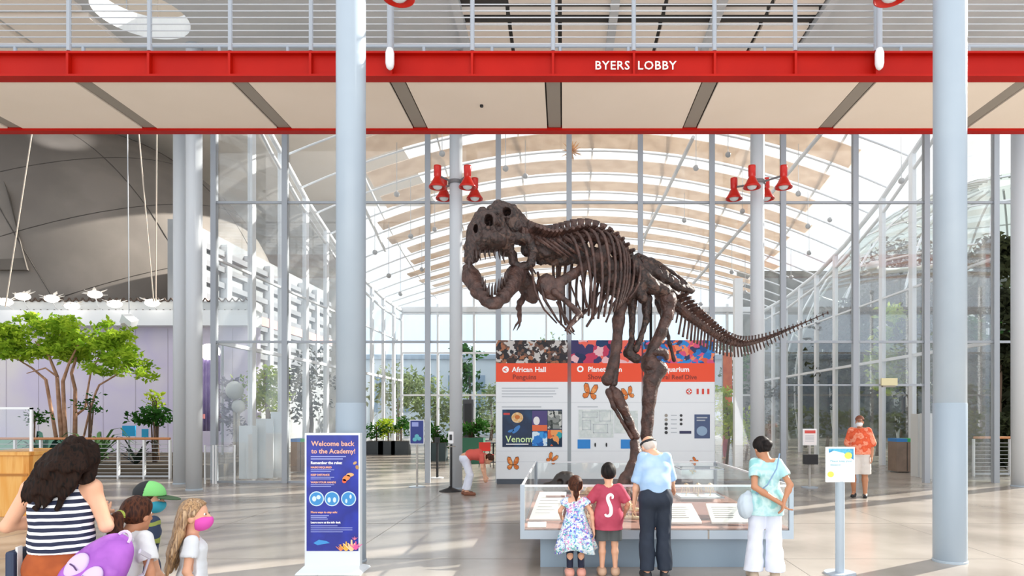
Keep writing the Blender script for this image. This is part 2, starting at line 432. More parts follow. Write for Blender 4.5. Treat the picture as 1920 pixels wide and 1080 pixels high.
# ---------------------------------------------------------------- bridge (gallery) with the red beam
YB0, YB1, ZB = 10.2, 12.1, 6.93
SB = F/YB0
br = thing('bridge', 'long red steel footbridge with cream underside and cable railing crossing the lobby above the skeleton', 'footbridge', (1, YB0, ZB))
xa, xb = -16, 16
b = MB(); b.box(xa, xb, YB0+.02, YB0+.06, ZB+.03, ZB+.40); b.box(xa, xb, YB0-.10, YB0+.10, ZB, ZB+.03); b.box(xa, xb, YB0-.06, YB0+.10, ZB+.37, ZB+.40)
b.build('front_beam', M_red, br)
b = MB(); b.box(xa, xb, YB1-.06, YB1-.02, ZB+.03, ZB+.42); b.box(xa, xb, YB1-.10, YB1+.06, ZB-.02, ZB+.03)
b.build('rear_beam', M_red, br)
MB().box(xa, xb, YB0+.1, YB1-.06, ZB+.15, ZB+.3).build('deck', M_conc, br)
strip = [(px-VX)/SB for px in (-450, -153, 144, 441, 741, 1037, 1335, 1635, 1932, 2230, 2530)]
for i in range(len(strip)-1):
    MB().box(strip[i]+.135, strip[i+1]-.135, YB0+.1, YB1-.1, ZB+.02, ZB+.05).build('soffit_panel', M_cream, br)
for s_ in strip: MB().box(s_-.11, s_+.11, YB0+.1, YB1-.1, ZB+.035, ZB+.07).build('soffit_strip', M_grey, br)
MB().box(xa, xb, YB0+.1, YB1-.1, ZB+.075, ZB+.1).build('soffit_backing', M_dark, br)
for i in range(-11, 9):
    x = (1037+151*i-VX)/SB
    if -9.3 < x < 8.2 or True:
        MB().box(x-.018, x+.018, YB0-.06, YB0+.02, ZB+.03, ZB+.37).build('beam_stiffener', M_red, br)
        MB().tube([(x, YB0-.02, ZB+.42), (x, YB0-.02, ZB+1.52)], .034, 8).build('railing_post', M_mull, br)
        x2 = x*1.0+.1
        MB().tube([(x2, YB1-.04, ZB+.42), (x2, YB1-.04, ZB+1.52)], .03, 8).build('railing_post', M_mull, br)
for k in range(10):
    z = ZB+.53+.1*k
    MB().tube([(xa, YB0-.02, z), (xb, YB0-.02, z)], .009, 6).build('railing_cable', M_cable, br)
    MB().tube([(xa, YB1-.04, z), (xb, YB1-.04, z)], .006, 6).build('railing_cable', M_cable, br)
for yy in (YB0-.02, YB1-.04): MB().tube([(xa, yy, ZB+1.53), (xb, yy, ZB+1.53)], .03, 8).build('handrail', M_mull, br)
for w_, p_ in (('BYERS', 1115), ('LOBBY', 1195)): text(w_, (p_-VX)/SB*.99, YB0-.10, ZB+.095, .185, mat('lettering_white', '#f4efe6', .5), br, 'lettering', depth=.006, bold=.001, spacing=1.08)
d_ = MB(); d_.cyl((903-VX)*11.1/F, 11.1, ZB-.01, ZB+.03, .03, n=10); d_.build('sprinkler', M_black, br)
for (px, lab) in ((731, 'left'), (1649, 'right')):
    x = (px-VX)/(F/10.0)
    h = thing('hanger_rod', 'grey hanger rod with white clevis on the red beam near the thick %s pillar' % lab, 'rod', (x, 10.0, 7.0))
    MB().cyl(x, 10.0, 7.25, 10.6, .042, n=14).build('rod', M_mull, h)
    MB().lathe([(.02, 6.97), (.05, 7.0), (.065, 7.06), (.065, 7.22), (.05, 7.27), (.042, 7.29)], x, 10.0, 0, 16).build('clevis', M_white, h, smooth=True)
for i, px in enumerate((1040, 1162)):
    MBo = MB(); MBo.box((px-30-VX)/SB, (px+30-VX)/SB, YB0+.25, YB0+.45, ZB+.301, ZB+.46)
    o = MBo.build('document_box', mat('blue_board', '#2f5f9e', .5), None); tag(o, 'flat blue box lying on the bridge deck, %s' % ('left one above the lettering' if i == 0 else 'right one above the lettering'), 'box')
# ---------------------------------------------------------------- round columns
def column(px, Y, r, top, label):
    x = (px-VX)*Y/F
    t = thing('column', label, 'column', (x, Y, 0))
    MB().cyl(x, Y, 0, top, r, n=48).build('shaft', M_steel if Y < 10 else mat('steel_far_lightened', '#ccd1d6', .42), t, smooth=False)  # far columns: steel colour lightened to offset their shading
    for p in t.children[0].data.polygons: p.use_smooth = len(p.vertices) == 4
    MB().lathe([(r+.012, 0), (r+.012, .02), (r, .03)], x, Y, 0, 48).build('base_ring', M_steel, t)
    if Y < 10: MB().lathe([(r, 0), (r+.004, .01), (r+.004, 1.93), (r, 1.94)], x, Y, 0, 48, cap=False).build('lower_sleeve', mat('sleeve', '#9aa8b5', .42), t, smooth=True)
    return t
X_L, X_R = -2.6, 4.74
column(658, 8.17, .176, 12, 'thick pale blue round column standing just behind the blue welcome sign')
column(1781, 8.17, .184, 12, 'thick pale blue round column at right, nearest the camera on that side')
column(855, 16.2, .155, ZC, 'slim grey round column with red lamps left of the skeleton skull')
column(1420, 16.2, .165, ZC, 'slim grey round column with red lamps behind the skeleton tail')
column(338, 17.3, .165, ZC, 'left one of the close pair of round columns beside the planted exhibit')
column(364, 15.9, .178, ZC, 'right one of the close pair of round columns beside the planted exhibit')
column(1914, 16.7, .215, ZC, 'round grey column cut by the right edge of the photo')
# red bell lamps on ring brackets
M_bell = mat('red_lamp', '#cf1e0c', .28, var=['#c01808'], scale=3)
M_lens = mat('lamp_lens', '#dfe6ea', .15)
M_brk = mat('bracket', '#77797c', .5)
def bell_lamp(x, y, z, ax, ay, label):
    t = thing('bell_lamp', label, 'lamp', (x, y, z), group='red bell lamps on the columns')
    MB().lathe([(.02, .52), (.085, .52), (.09, .50), (.085, .28), (.07, .26), (.085, .24), (.155, .10), (.205, .03), (.205, .0), (.19, .0), (.14, .09), (.06, .2)], x, y, z, 28, cap=False).build('lamp_shade', M_bell, t, smooth=True)
    MB().lathe([(.085, .52), (.088, .525), (.001, .53)], x, y, z, 24).build('cap', M_bell, t)
    MB().ball(x, y, z+.05, .12, .12, .09).build('lens', M_lens, t, smooth=True)
    MB().tube([(x, y, z+.3), (ax, ay, z+.265)], .025, 8).build('arm', M_brk, t)
    return t
def lamp_set(px, Y, which, rcol, side):
    cx = (px-VX)*Y/F; zz = 7.16
    o = MB().lathe([(rcol+.005, 0), (rcol+.035, 0), (rcol+.035, .08), (rcol+.005, .08)], cx, Y, zz+.23, 28, cap=False).build('lamp_collar', M_brk, None)
    tag(o, 'grey collar clamped round the %s and carrying red lamps' % side, 'bracket')
    for (dx, dy) in which:
        bell_lamp(cx+dx, Y+dy, zz, cx+dx/math.hypot(dx, dy)*(rcol+.015), Y+dy/math.hypot(dx, dy)*(rcol+.015), 'red bell lamp on the %s, %s and %s' % (side, 'left' if dx < 0 else 'right', 'nearer' if dy < 0 else 'farther'))
lamp_set(855, 16.2, [(-.37, -.42), (.34, -.42), (-.37, .42), (.40, .42)], .155, 'slim column left of the skull')
lamp_set(1420, 16.2, [(-.25, -.42), (.50, -.42), (-.46, .42), (.34, .42)], .165, 'slim column behind the tail')
lamp_set(658, 8.17, [(.48, .42)], .176, 'thick left column')
lamp_set(1781, 8.17, [(-.52, .42)], .184, 'thick right column')
# ---------------------------------------------------------------- glass front wall between lobby and court
YG = 17.6; SG = F/YG
XL, XR = -9.2, 11.4
w1 = base_struct('window_1')
mx = [(p-VX)/SG for p in (403, 536, 670, 803, 935, 1067, 1200, 1334, 1467, 1602, 1735, 1865)]
for x in mx:
    m_ = MB(); m_.box(x-.045, x+.045, YG-.09, YG+.09, 0, ZC+.3); m_.box(x-.07, x+.07, YG-.1, YG-.085, 0, ZC+.3)
    m_.build('mullion', M_mull, w1)
rails = [(777-380)/SG+CH, (777-641)/SG+CH]
for z in rails: MB().box(mx[0], 13.5, YG-.035, YG+.035, z-.03, z+.03).build('rail', M_mull, w1)
MB().box(mx[0], mx[2], YG-.035, YG+.035, 0, .05).build('rail', M_mull, w1)
MB().box(mx[7], mx[8], YG-.035, YG+.035, 0, .05).build('rail', M_mull, w1)
for i in range(len(mx)-1):
    z0 = 0.03 if not (2 <= i < 4 or i in (8, 9)) else rails[1]
    if i == 9: z0 = CH+(777-722)/SG
    MB().box(mx[i]+.045, mx[i+1]-.045, YG-.006, YG+.006, z0, ZC).build('pane', M_glass, w1)
zd = CH+(777-722)/SG
MB().box(mx[9], mx[10], YG-.035, YG+.035, zd-.03, zd+.03).build('rail', M_mull, w1)
MB().box(mx[8], mx[9], YG-.03, YG+.03, zd-.02, zd+.02).build('rail', M_mull, w1)
# ---------------------------------------------------------------- court: side walls, far wall, vaulted roof
YF = 38.0; XM = 1.1
SIDE = [(17.6, 12.2), (21, 10.6), (24, 9.45), (27, 8.65), (30, 8.1), (34, 7.75), (38, 7.7)]
CEN = [(17.6, 13.8), (21, 12.7), (25, 11.5), (29, 10.6), (33, 9.9), (38, 9.3)]
def interp(tab, y):
    for (a, b) in zip(tab, tab[1:]):
        if y <= b[0]:
            t = (y-a[0])/(b[0]-a[0]); return a[1]+(b[1]-a[1])*t
    return tab[-1][1]
def roof_z(x, y):
    zs, zc = interp(SIDE, y), interp(CEN, y); hw = 10.3
    u = min(1, abs(x-XM)/hw); return zc-(zc-zs)*u*u
M_court = mat('court_steel', '#dfe3e8', .5)
for nm, xw, lab in (('window_2', XL, 'left'), ('window_3', XR, 'right')):
    w = base_struct(nm)
    ys = [19.7+2.06*k for k in range(9)]
    for y in ys:
        MB().box(xw-.07, xw+.07, y-.12, y+.12, 0, interp(SIDE, y)).build('mullion', M_court, w)
    for dz in (0, -.55):
        m_ = MB(); m_.tube([(xw, y, interp(SIDE, y)+dz) for y, _ in SIDE], .09 if dz == 0 else .06, 8); m_.build('top_rail', M_court, w, smooth=True)
    for z in (3.72,):
        MB().box(xw-.06, xw+.06, 17.7, YF, z-.05, z+.05).build('rail', M_court, w)
    MB().box(xw-.05, xw+.05, 17.7, YF, 5.9, 5.96).build('rail', M_court, w)
    g = MB()
    for (a, b_) in zip(SIDE, SIDE[1:]):
        g.raw([(xw, a[0], 0), (xw, b_[0], 0), (xw, b_[0], b_[1]), (xw, a[0], a[1])], [(0, 1, 2, 3)])
    g.build('pane', glass('court_glass', '#f6f9fa', .10, haze=.05, hazecol='#ffffff', fres=.18), w)
w4 = base_struct('window_4')
for k in range(11):
    x = XL+(XR-XL)*k/10; MB().box(x-.06, x+.06, YF-.1, YF+.1, 0, roof_z(x, YF)-.2).build('mullion', M_court, w4)
for z in (2.9, 5.3, 7.55): MB().box(XL, XR, YF-.06, YF+.06, z-.05, z+.05).build('rail', M_court, w4)
MB().box(XL, XR, YF-.2, YF+.2, 7.62, 7.9).build('rail', M_court, w4)
g = MB(); g.raw([(XL, YF, 0), (XR, YF, 0), (XR, YF, 7.6), (XL, YF, 7.6)], [(0, 1, 2, 3)]); g.build('pane', glass('far_glass', '#f8fbfd', .08), w4)
roof = base_struct('ceiling_court')
M_shade = translucent('roof_shade', '#efe2d4', .4, '#e2d2c2', 2.2)
y = 18.0; k = 0
while y < 37.2:
    wd = .98 if y < 26 else .85
    xa_, xb_ = XM-8.3+.35*math.sin(k*1.7), XM+8.6+.3*math.cos(k*2.1)
    nn = 22; v = []; f = []
    for i in range(nn+1):
        x = xa_+(xb_-xa_)*i/nn
        v += [(x, y, roof_z(x, y)), (x, y+wd, roof_z(x, y+wd)+.12), (x, y, roof_z(x, y)+.03), (x, y+wd, roof_z(x, y+wd)+.15)]
    for i in range(nn):
        a = 4*i; f += [(a, a+4, a+5, a+1), (a+2, a+3, a+7, a+6), (a, a+2, a+6, a+4), (a+1, a+5, a+7, a+3)]
    MB().raw(v, f).build('roof_shade', M_shade, roof, smooth=False)
    rb = MB(); rb.tube([(x, y+wd+.1, roof_z(x, y+wd+.1)+.1) for x in np.linspace(XL, XR, 24)], .035, 6); rb.build('roof_rib', M_court, roof)
    y += 1.45 if y < 26 else 1.35; k += 1
for x in (-7.2, -4.4, -1.6, 1.1, 3.9, 6.7, 9.4):
    MB().tube([(x, y, roof_z(x, y)+.16) for y in np.linspace(17.7, YF, 16)], .05, 6).build('roof_rib', M_court, roof)
# diagonal tie struts under the roof
for i, (a, b_, Ya, Yb) in enumerate((((1300, 531), (1407, 409), 30, 24), ((1207, 446), (1300, 257), 27, 20.5), ((1407, 409), (1540, 250), 24, 19), ((722, 470), (640, 300), 28, 20.5))):
    o = MB().tube([P(a[0], a[1], Ya), P(b_[0], b_[1], Yb)], .06, 8).build('roof_strut', M_court, None)
    tag(o, ['white diagonal roof strut just left of the farther tail column', 'white diagonal roof strut above the skeleton back', 'white diagonal roof strut crossing behind the red lamps on the right', 'white diagonal roof strut seen beside the thick left column'][i], 'strut')
# pendants under the glass roof
M_pend = mat('pendant_grey', '#9a9c9e', .4)
pend = [(829, 288, 21, 250), (744, 364, 23, 255), (770, 443, 25, 345), (703, 473, 26, 420), (729, 517, 27, 455), (751, 551, 29, 490), (815, 430, 26, 375), (791, 505, 29, 440),
        (948, 316, 22, 255), (985, 330, 24, 285), (1305, 315, 22, 255), (1283, 413, 27, 340), (1392, 396, 25, 330), (1497, 363, 23, 255), (1515, 424, 25, 360), (1517, 474, 27, 410),
        (1483, 520, 29, 450), (1397, 548, 31, 485), (1314, 570, 32, 505), (1690, 339, 21.5, 258), (1556, 412, 26, 340), (1365, 290, 23, 256), (1372, 510, 30, 460)]
for i, (px, py, Y, pt) in enumerate(pend):
    p = P(px, py, Y); zt = roof_z(p[0], Y)
    t = thing('pendant', 'small grey ball pendant on a thin stem hanging under the glass court roof', 'lamp', p, group='ball pendants under the court roof')
    MB().ball(p[0], p[1], p[2], .10, n=10, m=7).build('globe', M_pend, t, smooth=True)
    MB().tube([(p[0], p[1], p[2]+.08), (p[0], p[1], max(zt, p[2]+.5)+.15)], .012, 5).build('stem', M_cable, t)
# amber starburst mobile
p = P(1071, 284, 20)
st = thing('starburst', 'amber spiky starburst ornament hanging above the skeleton', 'ornament', p)
m_ = MB(); r_ = random.Random(4)
for i in range(60):
    d = Vector((r_.gauss(0, 1), r_.gauss(0, 1), r_.gauss(0, 1))).normalized()*r_.uniform(.2, .36)
    m_.tube([(p[0], p[1], p[2]), (p[0]+d.x, p[1]+d.y, p[2]+d.z)], [.03, .006], 5)
m_.build('spikes', mat('amber', '#d9a566', .4), st)
MB().tube([(p[0], p[1], p[2]), (p[0], p[1], roof_z(p[0], p[1]))], .008, 5).build('wire', M_cable, st)
# ================================================================ left exhibit hall with the concrete dome
M_dome = mat('dome_concrete', '#736c66', .75, var=['#7b746d', '#857d76'], scale=.35, detail=5, bump=.02, bscale=3)
dc = Vector((-26.8, 37.2, 6.9)); DR = 10.4
dm = thing('planetarium_dome', 'large grey concrete dome with thin seams rising behind the tree at the left', 'dome', (dc.x, dc.y, 0))
v = []; f = []; NA, NB = 72, 28
for j in range(NB+1):
    t = PI*.5*1.25*j/NB
    for k in range(NA):
        a = 2*PI*k/NA; v.append((dc.x+DR*math.sin(t)*math.cos(a), dc.y+DR*math.sin(t)*math.sin(a), dc.z+DR*math.cos(t)))
for j in range(NB):
    for k in range(NA):
        a = j*NA+k; b = j*NA+(k+1) % NA; f.append((a, a+NA, b+NA, b))
MB().raw(v, f).build('shell', M_dome, dm, smooth=True)
sm = MB(); ax = Vector((-.5, -.15, 1)).normalized(); q = ax.to_track_quat('Z', 'Y').to_matrix()
for k in range(12):
    a = 2*PI*k/12+.2
    sm.tube([dc+q @ Vector((math.sin(t)*math.cos(a), math.sin(t)*math.sin(a), math.cos(t)))*(DR+.0) for t in np.linspace(.12, 2.4, 36)], .022, 4)
for t in (.5, .8, 1.1, 1.4, 1.7):
    sm.tube([dc+q @ Vector((math.sin(t)*math.cos(a), math.sin(t)*math.sin(a), math.cos(t)))*(DR+.0) for a in np.linspace(0, 2*PI, 73)], .018, 4)
o = sm.build('seams', mat('seam', '#4c4743', .8), dm)
# raised facet on the dome at the far left
def onpx(px, py, extra=0):
    d = Vector(((px-VX)/F, 1, (VY-py)/F)).normalized(); o_ = Vector((0, 0, CH)); oc = o_-dc; b = oc.dot(d); cc = oc.length_squared-(DR+extra)**2
    s_ = b*b-cc; return o_+d*(-b-math.sqrt(s_)) if s_ > 0 else o_+d*(-b)
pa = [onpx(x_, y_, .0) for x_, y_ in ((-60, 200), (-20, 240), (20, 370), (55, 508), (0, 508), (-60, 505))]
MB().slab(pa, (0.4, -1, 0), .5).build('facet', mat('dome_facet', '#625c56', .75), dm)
# hall back wall, ledge and lower purple wall
wl = base_struct('wall_left')
MB().box(-40, -12.3, 26.8, 27.1, 0, 5.3).build('wall_panel', mat('lavender_wall', '#e3dbe6', .8, var=['#d6cde6', '#e6e0e2'], scale=.25), wl)
j = MB()
for i in range(20): j.box(-38+1.3*i, -37.985+1.3*i, 26.785, 26.8, 0, 5.25)
j.build('wall_joint', mat('wj', '#c4bccb', .8), wl)
MB().box(-40, -12.3, 26.2, 27.2, 5.3, 5.9).build('ledge', M_white, wl)
MB().box(-40, -12.3, 26.5, 27.2, 5.9, 6.3).build('ledge_upstand', M_conc, wl)
MB().box(-45, -44.7, 16, 50, 0, 17.4).build('wall_panel', M_conc, base_struct('wall_light_block_side'))  # added wall that keeps sky light off the dome
MB().box(-44.6, -15, 49.7, 50, 0, 17.4).build('wall_panel', M_conc, base_struct('wall_light_block_back'))  # added back wall, likewise there to block sky light
# scalloped string of little loops along the ledge
sc_ = MB()
for i in range(34):
    x = -21.5+i*.27
    sc_.tube([(x+.27*t, 26.45, 6.42-.14*math.sin(PI*t)) for t in np.linspace(0, 1, 6)], .03, 5)
    sc_.tube([(x+.27*t, 26.4, 5.95-.1*math.sin(PI*t)) for t in np.linspace(0, 1, 6)], .022, 5)
tag(sc_.build('scalloped_trim', mat('trim_brown', '#4a3a30', .6), None), 'dark scalloped trim running along the white ledge under the dome', 'trim')
# glowing flower lamps along the ledge
M_glow = mat('lamp_glow', '#fff8ee', .5, emit=2.2)
M_petal = mat('lamp_petal', '#f4efe8', .4)
fl_ = [(10, 566), (43, 556), (97, 560), (135, 574), (178, 552), (215, 570), (285, 568)]
for i, (px, py) in enumerate(fl_):
    p = P(px, py, 25.9)
    t = thing('flower_lamp', 'white glowing flower shaped lamp on the ledge, %s from the left' % ['first', 'second', 'third', 'fourth', 'fifth', 'sixth', 'seventh'][i], 'lamp', p, group='flower lamps above the tree')
    r_ = random.Random(i)
    b = MB(); b.ball(p[0], p[1], p[2], .27, .22, .15, rot=None); b.build('bulb', M_glow, t, smooth=True)
    b = MB()
    for k in range(9):
        a = 2*PI*k/9+r_.random(); d = Vector((math.cos(a), math.sin(a)*.7, r_.uniform(-.1, .55))); d2 = Vector((-math.sin(a), math.cos(a), .1))
        c0 = Vector(p)+d*.12; b.slab([c0, c0+d*.2+d2*.07, c0+d*.34, c0+d*.2-d2*.07], d.cross(d2), .012)
    b.build('petals', M_petal, t)
    MB().tube([(p[0], p[1], p[2]-.05), (p[0], 26.1, 5.98), (p[0], 26.35, 5.9)], .02, 5).build('stem', M_white, t)
# suspension cables of the exhibit
for i, (a, b_, Ya) in enumerate((((58, 262), (10, 575), 23), ((262, 270), (288, 565), 23.2), ((294, 258), (292, 565), 23.4))):
    top = P(a[0], a[1], Ya); bt = P(b_[0], b_[1], Ya)
    k_ = (17.4-bt[2])/(top[2]-bt[2]); t3 = (bt[0]+(top[0]-bt[0])*k_, Ya, 17.4)
    tag(MB().tube([t3, bt], .02, 6).build('suspension_cable', mat('cable_tan', '#c2b3a4', .5), None), ['leaning tan cable hanging at the far left before the dome', 'slanted cable before the dome, left of the upright one', 'upright cable before the dome near the paired columns'][i], 'cable', )
# floodlight
p = P(242, 602, 23)
t = thing('floodlight', 'white square floodlight tilted down above the tree crown', 'lamp', p)
R_ = Matrix.Rotation(.7, 3, 'Y') @ Matrix.Rotation(.5, 3, 'X')
MB().cbox(p[0], p[1], p[2], .42, .3, .36, R_).build('housing', M_white, t)
MB().cbox(p[0]+.02, p[1]-.1, p[2]-.2, .36, .26, .03, R_).build('diffuser', mat('flood_grey', '#a6a098', .5), t)
MB().tube([(p[0], p[1], p[2]+.1), (p[0]-.1, p[1], 17.4)], .015, 6).build('stem', M_cable, t)
# added spot lamp standing in for a skylight's sun patch on the dome
sp_d = bpy.data.lights.new('dome_spot', 'SPOT'); sp_o = bpy.data.objects.new('dome_spot', sp_d); COL.objects.link(sp_o)
tgt = onpx(115, 258); lp = tgt+Vector((2.0, -4.5, 1.5)); sp_o.location = lp; sp_d.energy = 900; sp_d.spot_size = .55; sp_d.spot_blend = .8
sp_o.rotation_euler = (tgt-lp).to_track_quat('-Z', 'Y').to_euler()
# purple drape between the paired columns and the glass
cur = MB(); n = 30; px0, px1, Y_ = 372, 412, 24.0
xs0, xs1 = (px0-VX)*Y_/F, (px1-VX)*Y_/F
v = []
for i in range(n+1):
    x = xs0+(xs1-xs0)*i/n; yy = Y_+.06*math.sin(i*1.5)
    v += [(x, yy, 1.2), (x, yy, 4.0)]
f = [(2*i, 2*i+2, 2*i+3, 2*i+1) for i in range(n)]
cur.raw(v, f); o = cur.build('drape', mat('lilac_drape', '#b9a9d6', .85, var=['#a594c8'], scale=3), None, smooth=True)
md = o.modifiers.new('s', 'SOLIDIFY'); md.thickness = .03; tag(o, 'lilac drape hanging in the gap right of the paired columns', 'curtain')
MB_ = MB().ball((392-VX)*24/F, 24, 4.05, .42, .12, .3); o = MB_.build('glowing_hood', M_glow, None, smooth=True); tag(o, 'glowing white hood on top of the lilac drape', 'lamp')
tag(MB().tube([(xs0-.1, 24, 0), (xs0-.1, 24, 4.3), (xs1+.1, 24, 4.3), (xs1+.1, 24, 0)], .04, 6).build('curtain_stand', M_mull, None), 'thin grey stand holding the lilac drape', 'stand')
# ---------------------------------------------------------------- railing before the planting
def railing(xa, xb, Y, n, label):
    t = thing('railing', label, 'railing', ((xa+xb)/2, Y, 0))
    MB().tube([(xa, Y, 1.12), (xb, Y, 1.12)], .035, 8).build('handrail', mat('wood_rail', '#c08050', .5), t)
    for i in range(n):
        x = xa+(xb-xa)*i/(n-1)
        MB().box(x-.025, x+.025, Y-.04, Y+.04, 0, 1.08).build('post', M_white, t)
    for k in range(8):
        z = .16+k*.115; MB().tube([(xa, Y, z), (xb, Y, z)], .009, 6).build('rod', M_cable, t)
    MB().box(xa, xb, Y-.03, Y+.03, .04, .09).build('bottom_bar', M_cable, t)
    return t
YR = 18.7; SR = F/YR
railing((-20-VX)/SR, (319-VX)/SR, YR, 8, 'steel rod railing with wooden handrail before the planted exhibit, left')
railing(12.0, 15.2, 19.5, 4, 'steel rod railing with wooden handrail outside the glass at the far right')
# planting
M_leafY = translucent('leaf_lime', '#bfd848', .4, '#7ba62f', 2.5)
M_leafG = translucent('leaf_green', '#3f7030', .3, '#27491f', 2.5)
M_leafO = translucent('leaf_olive', '#474d35', .2, '#2c3026', 1.2)
M_leafYe = translucent('leaf_yellow', '#c3d243', .35, '#7da234', 2.0)
M_bark = mat('bark_tan', '#b98f74', .8, var=['#9c745a'], scale=6)
M_barkD = mat('bark_dark', '#5b4636', .8)
soil = MB().box(-24, -9.9, YR+.25, 25.5, 0, .35).build('planting_bed', mat('soil', '#5d5346', .95), None); tag(soil, 'long low planting bed behind the left railing', 'planter')
TY = 20.6
tr = thing('exhibit_tree', 'spreading multi-stemmed tree with lime green flat crown behind the left railing', 'tree', P(125, 830, TY)[:2]+(.35,))
def tp(px, py, dy=0): return P(px, py, TY+dy)
stems = [([(112, 862), (100, 790), (86, 712), (60, 690), (30, 672)], [.06, .05, .045, .03, .015], 0.1), ([(120, 862), (112, 780), (107, 706), (92, 668), (66, 640)], [.07, .06, .05, .035, .02], 0),
         ([(126, 862), (120, 770), (118, 715), (130, 680), (150, 640)], [.06, .055, .05, .035, .02], -.3), ([(140, 862), (141, 780), (141, 730), (134, 700), (146, 660), (150, 630)], [.07, .06, .05, .045, .03, .02], .2),
         ([(158, 815), (168, 770), (180, 735), (186, 722), (215, 705), (250, 680)], [.03, .03, .03, .03, .025, .015], 0), ([(141, 780), (160, 765), (163, 740), (170, 700), (190, 660)], [.04, .035, .03, .025, .015], .3),
         ([(107, 706), (85, 690), (50, 700)], [.03, .025, .012], -.2), ([(150, 850), (156, 820), (158, 815)], [.035, .03, .03], 0)]
for pts, rs, dy in stems:
    MB().tube([tp(x_, y_, dy) for x_, y_ in pts], rs, 8).build('branch', M_bark, tr, smooth=True)
lb = MB(); s_ = 0
for (px, py, rx, rz, n) in ((60, 640, 1.05, .35, 900), (120, 620, 1.0, .45, 900), (180, 650, 1.1, .4, 900), (215, 625, .5, .25, 240), (40, 668, .9, .3, 500), (110, 665, 1.0, .3, 500), (240, 672, .6, .28, 300), (268, 700, .35, .22, 130), (205, 690, .6, .25, 220), (10, 625, .7, .45, 350), (60, 600, .7, .2, 150), (195, 606, .4, .15, 70)):
    s_ += 1; cpt = tp(px, py); leaves(cpt, (rx, .9, rz), int(n*1.5), .17, lb, seed=s_, clumps=9)
lb.build('foliage', M_leafY, tr)
def shrub(px, py, Y, rx, ry, rz, n, size, m, label, stem=True, seed=3, nm='shrub', clumps=8, zb=.35, bark=None, group=None, cat='plant'):
    p = P(px, py, Y); t = thing(nm, label, cat, (p[0], p[1], zb), group=group)
    mb = leaves(p, (rx, ry, rz), n, size, MB(), seed=seed, clumps=clumps); mb.build('foliage', m, t)
    if stem:
        q = MB(); r_ = random.Random(seed)
        for k in range(4): q.tube([(p[0]+r_.uniform(-.1, .1), p[1], zb), (p[0]+r_.uniform(-.3, .3)*rx, p[1]+r_.uniform(-.2, .2), p[2]-rz*.2), (p[0]+r_.uniform(-.7, .7)*rx, p[1], p[2]+rz*.5)], [.03, .02, .01], 6)
        q.build('stem', bark or M_barkD, t)
    return t
shrub(288, 790, 20.2, .5, .45, .55, 420, .17, M_leafG, 'dark green bushy plant behind the railing beside the paired columns', seed=5)
shrub(292, 752, 20.9, .3, .3, .28, 110, .16, M_leafYe, 'small lime leafed plant rising above the dark bush by the columns', seed=15)
shrub(60, 785, 20.0, .45, .3, .35, 130, .13, M_leafG, 'thin leafy sapling low at the left of the multi-stemmed tree', seed=6)
shrub(170, 762, 19.8, .4, .3, .45, 90, .13, M_leafG, 'sparse sapling right of the multi-stemmed tree trunks', seed=8)
def fronds(px, py, Y, n, L, m, label, seed=1, up=1.3):
    p = P(px, py, Y); t = thing('spiky_plant', label, 'plant', (p[0], p[1], .3)); r_ = random.Random(seed); mb = MB()
    for k in range(n):
        a = r_.uniform(0, 2*PI); l = L*r_.uniform(.7, 1.2); d = Vector((math.cos(a), math.sin(a)*.6, 0)); h = r_.uniform(.3, 1.0)*up*2
        pts = [Vector((p[0], p[1], .3))+d*l*t_+Vector((0, 0, l*(h*t_-.75*h*t_*t_)+.02)) for t_ in (0, .25, .5, .75, 1)]
        sd = d.cross(Vector((0, 0, 1))).normalized()
        v = []
        for q, w_ in zip(pts, (.02, .045, .045, .03, .003)): v += [tuple(q+sd*w_), tuple(q-sd*w_)]
        mb.raw(v, [(2*i, 2*i+2, 2*i+3, 2*i+1) for i in range(4)])
    mb.build('fronds', m, t); return t
fronds(85, 880, 19.3, 34, 1.0, mat('frond_teal', '#2f5a50', .5), 'dark teal spiky plant behind the railing left of the striped shirt', 2)
fronds(180, 885, 19.3, 34, 1.15, mat('frond_green', '#5e8a4c', .5), 'spiky green plant behind the railing right of the striped shirt', 3)
fronds(255, 885, 19.5, 26, .9, mat('frond_dark', '#26352a', .5), 'dark spiky plant behind the railing near the paired columns', 4)
# info boards and seats behind the rail
for (px, py, w_, h_, Y, colr, lab) in ((52, 870, 3.6, 1.0, 20.2, '#7fb39b', 'pale green curved screen low behind the left railing'),):
    p = P(px, py, Y); o = MB().box(p[0]-w_/2, p[0]+w_/2, Y, Y+.06, .35, 1.05).build('low_screen', mat('green_screen', colr, .6), None); tag(o, lab, 'screen')
def chair(px, Y, colr, label, s=1.0, rz=0, group=None):
    x = (px-VX)*Y/F; t = thing('chair', label, 'chair', (x, Y, 0), rz, group=group); m = mat('chair_'+colr[1:], colr, .45)
    MB().box(-.2*s, .2*s, -.2, .2, .43, .46).build('seat', m, t, local=True); MB().box(-.2*s, .2*s, .18, .22, .55, .85).build('backrest', m, t, local=True)
    for a in (-1, 1):
        for b in (-1, 1): MB().tube([(a*.17*s, b*.17, .44), (a*.2*s, b*.2, 0)], .014, 6).build('leg', M_black, t, local=True)
    for a in (-1, 1): MB().tube([(a*.16*s, .19, .44), (a*.16*s, .2, .8)], .012, 6).build('back_support', M_black, t, local=True)
    return t
def board(px, py, w_, h_, Y, colr, label, nm='panel_board', cat='board', legs=True, zb=0):
    p = P(px, py, Y); t = thing(nm, label, cat, (p[0], Y, zb))
    MB().cbox(p[0], p[1], p[2], w_, .04, h_).build('board', mat('bd'+colr[1:], colr, .5), t)
    if legs: MB().box(p[0]-.02, p[0]+.02, Y-.02, Y+.02, zb, p[2]-h_/2).build('post', M_mull, t)
    return t
board(242, 808, .42, .34, 21.5, '#18a5dd', 'bright cyan board above the handrail left of the dark bush', zb=.35)
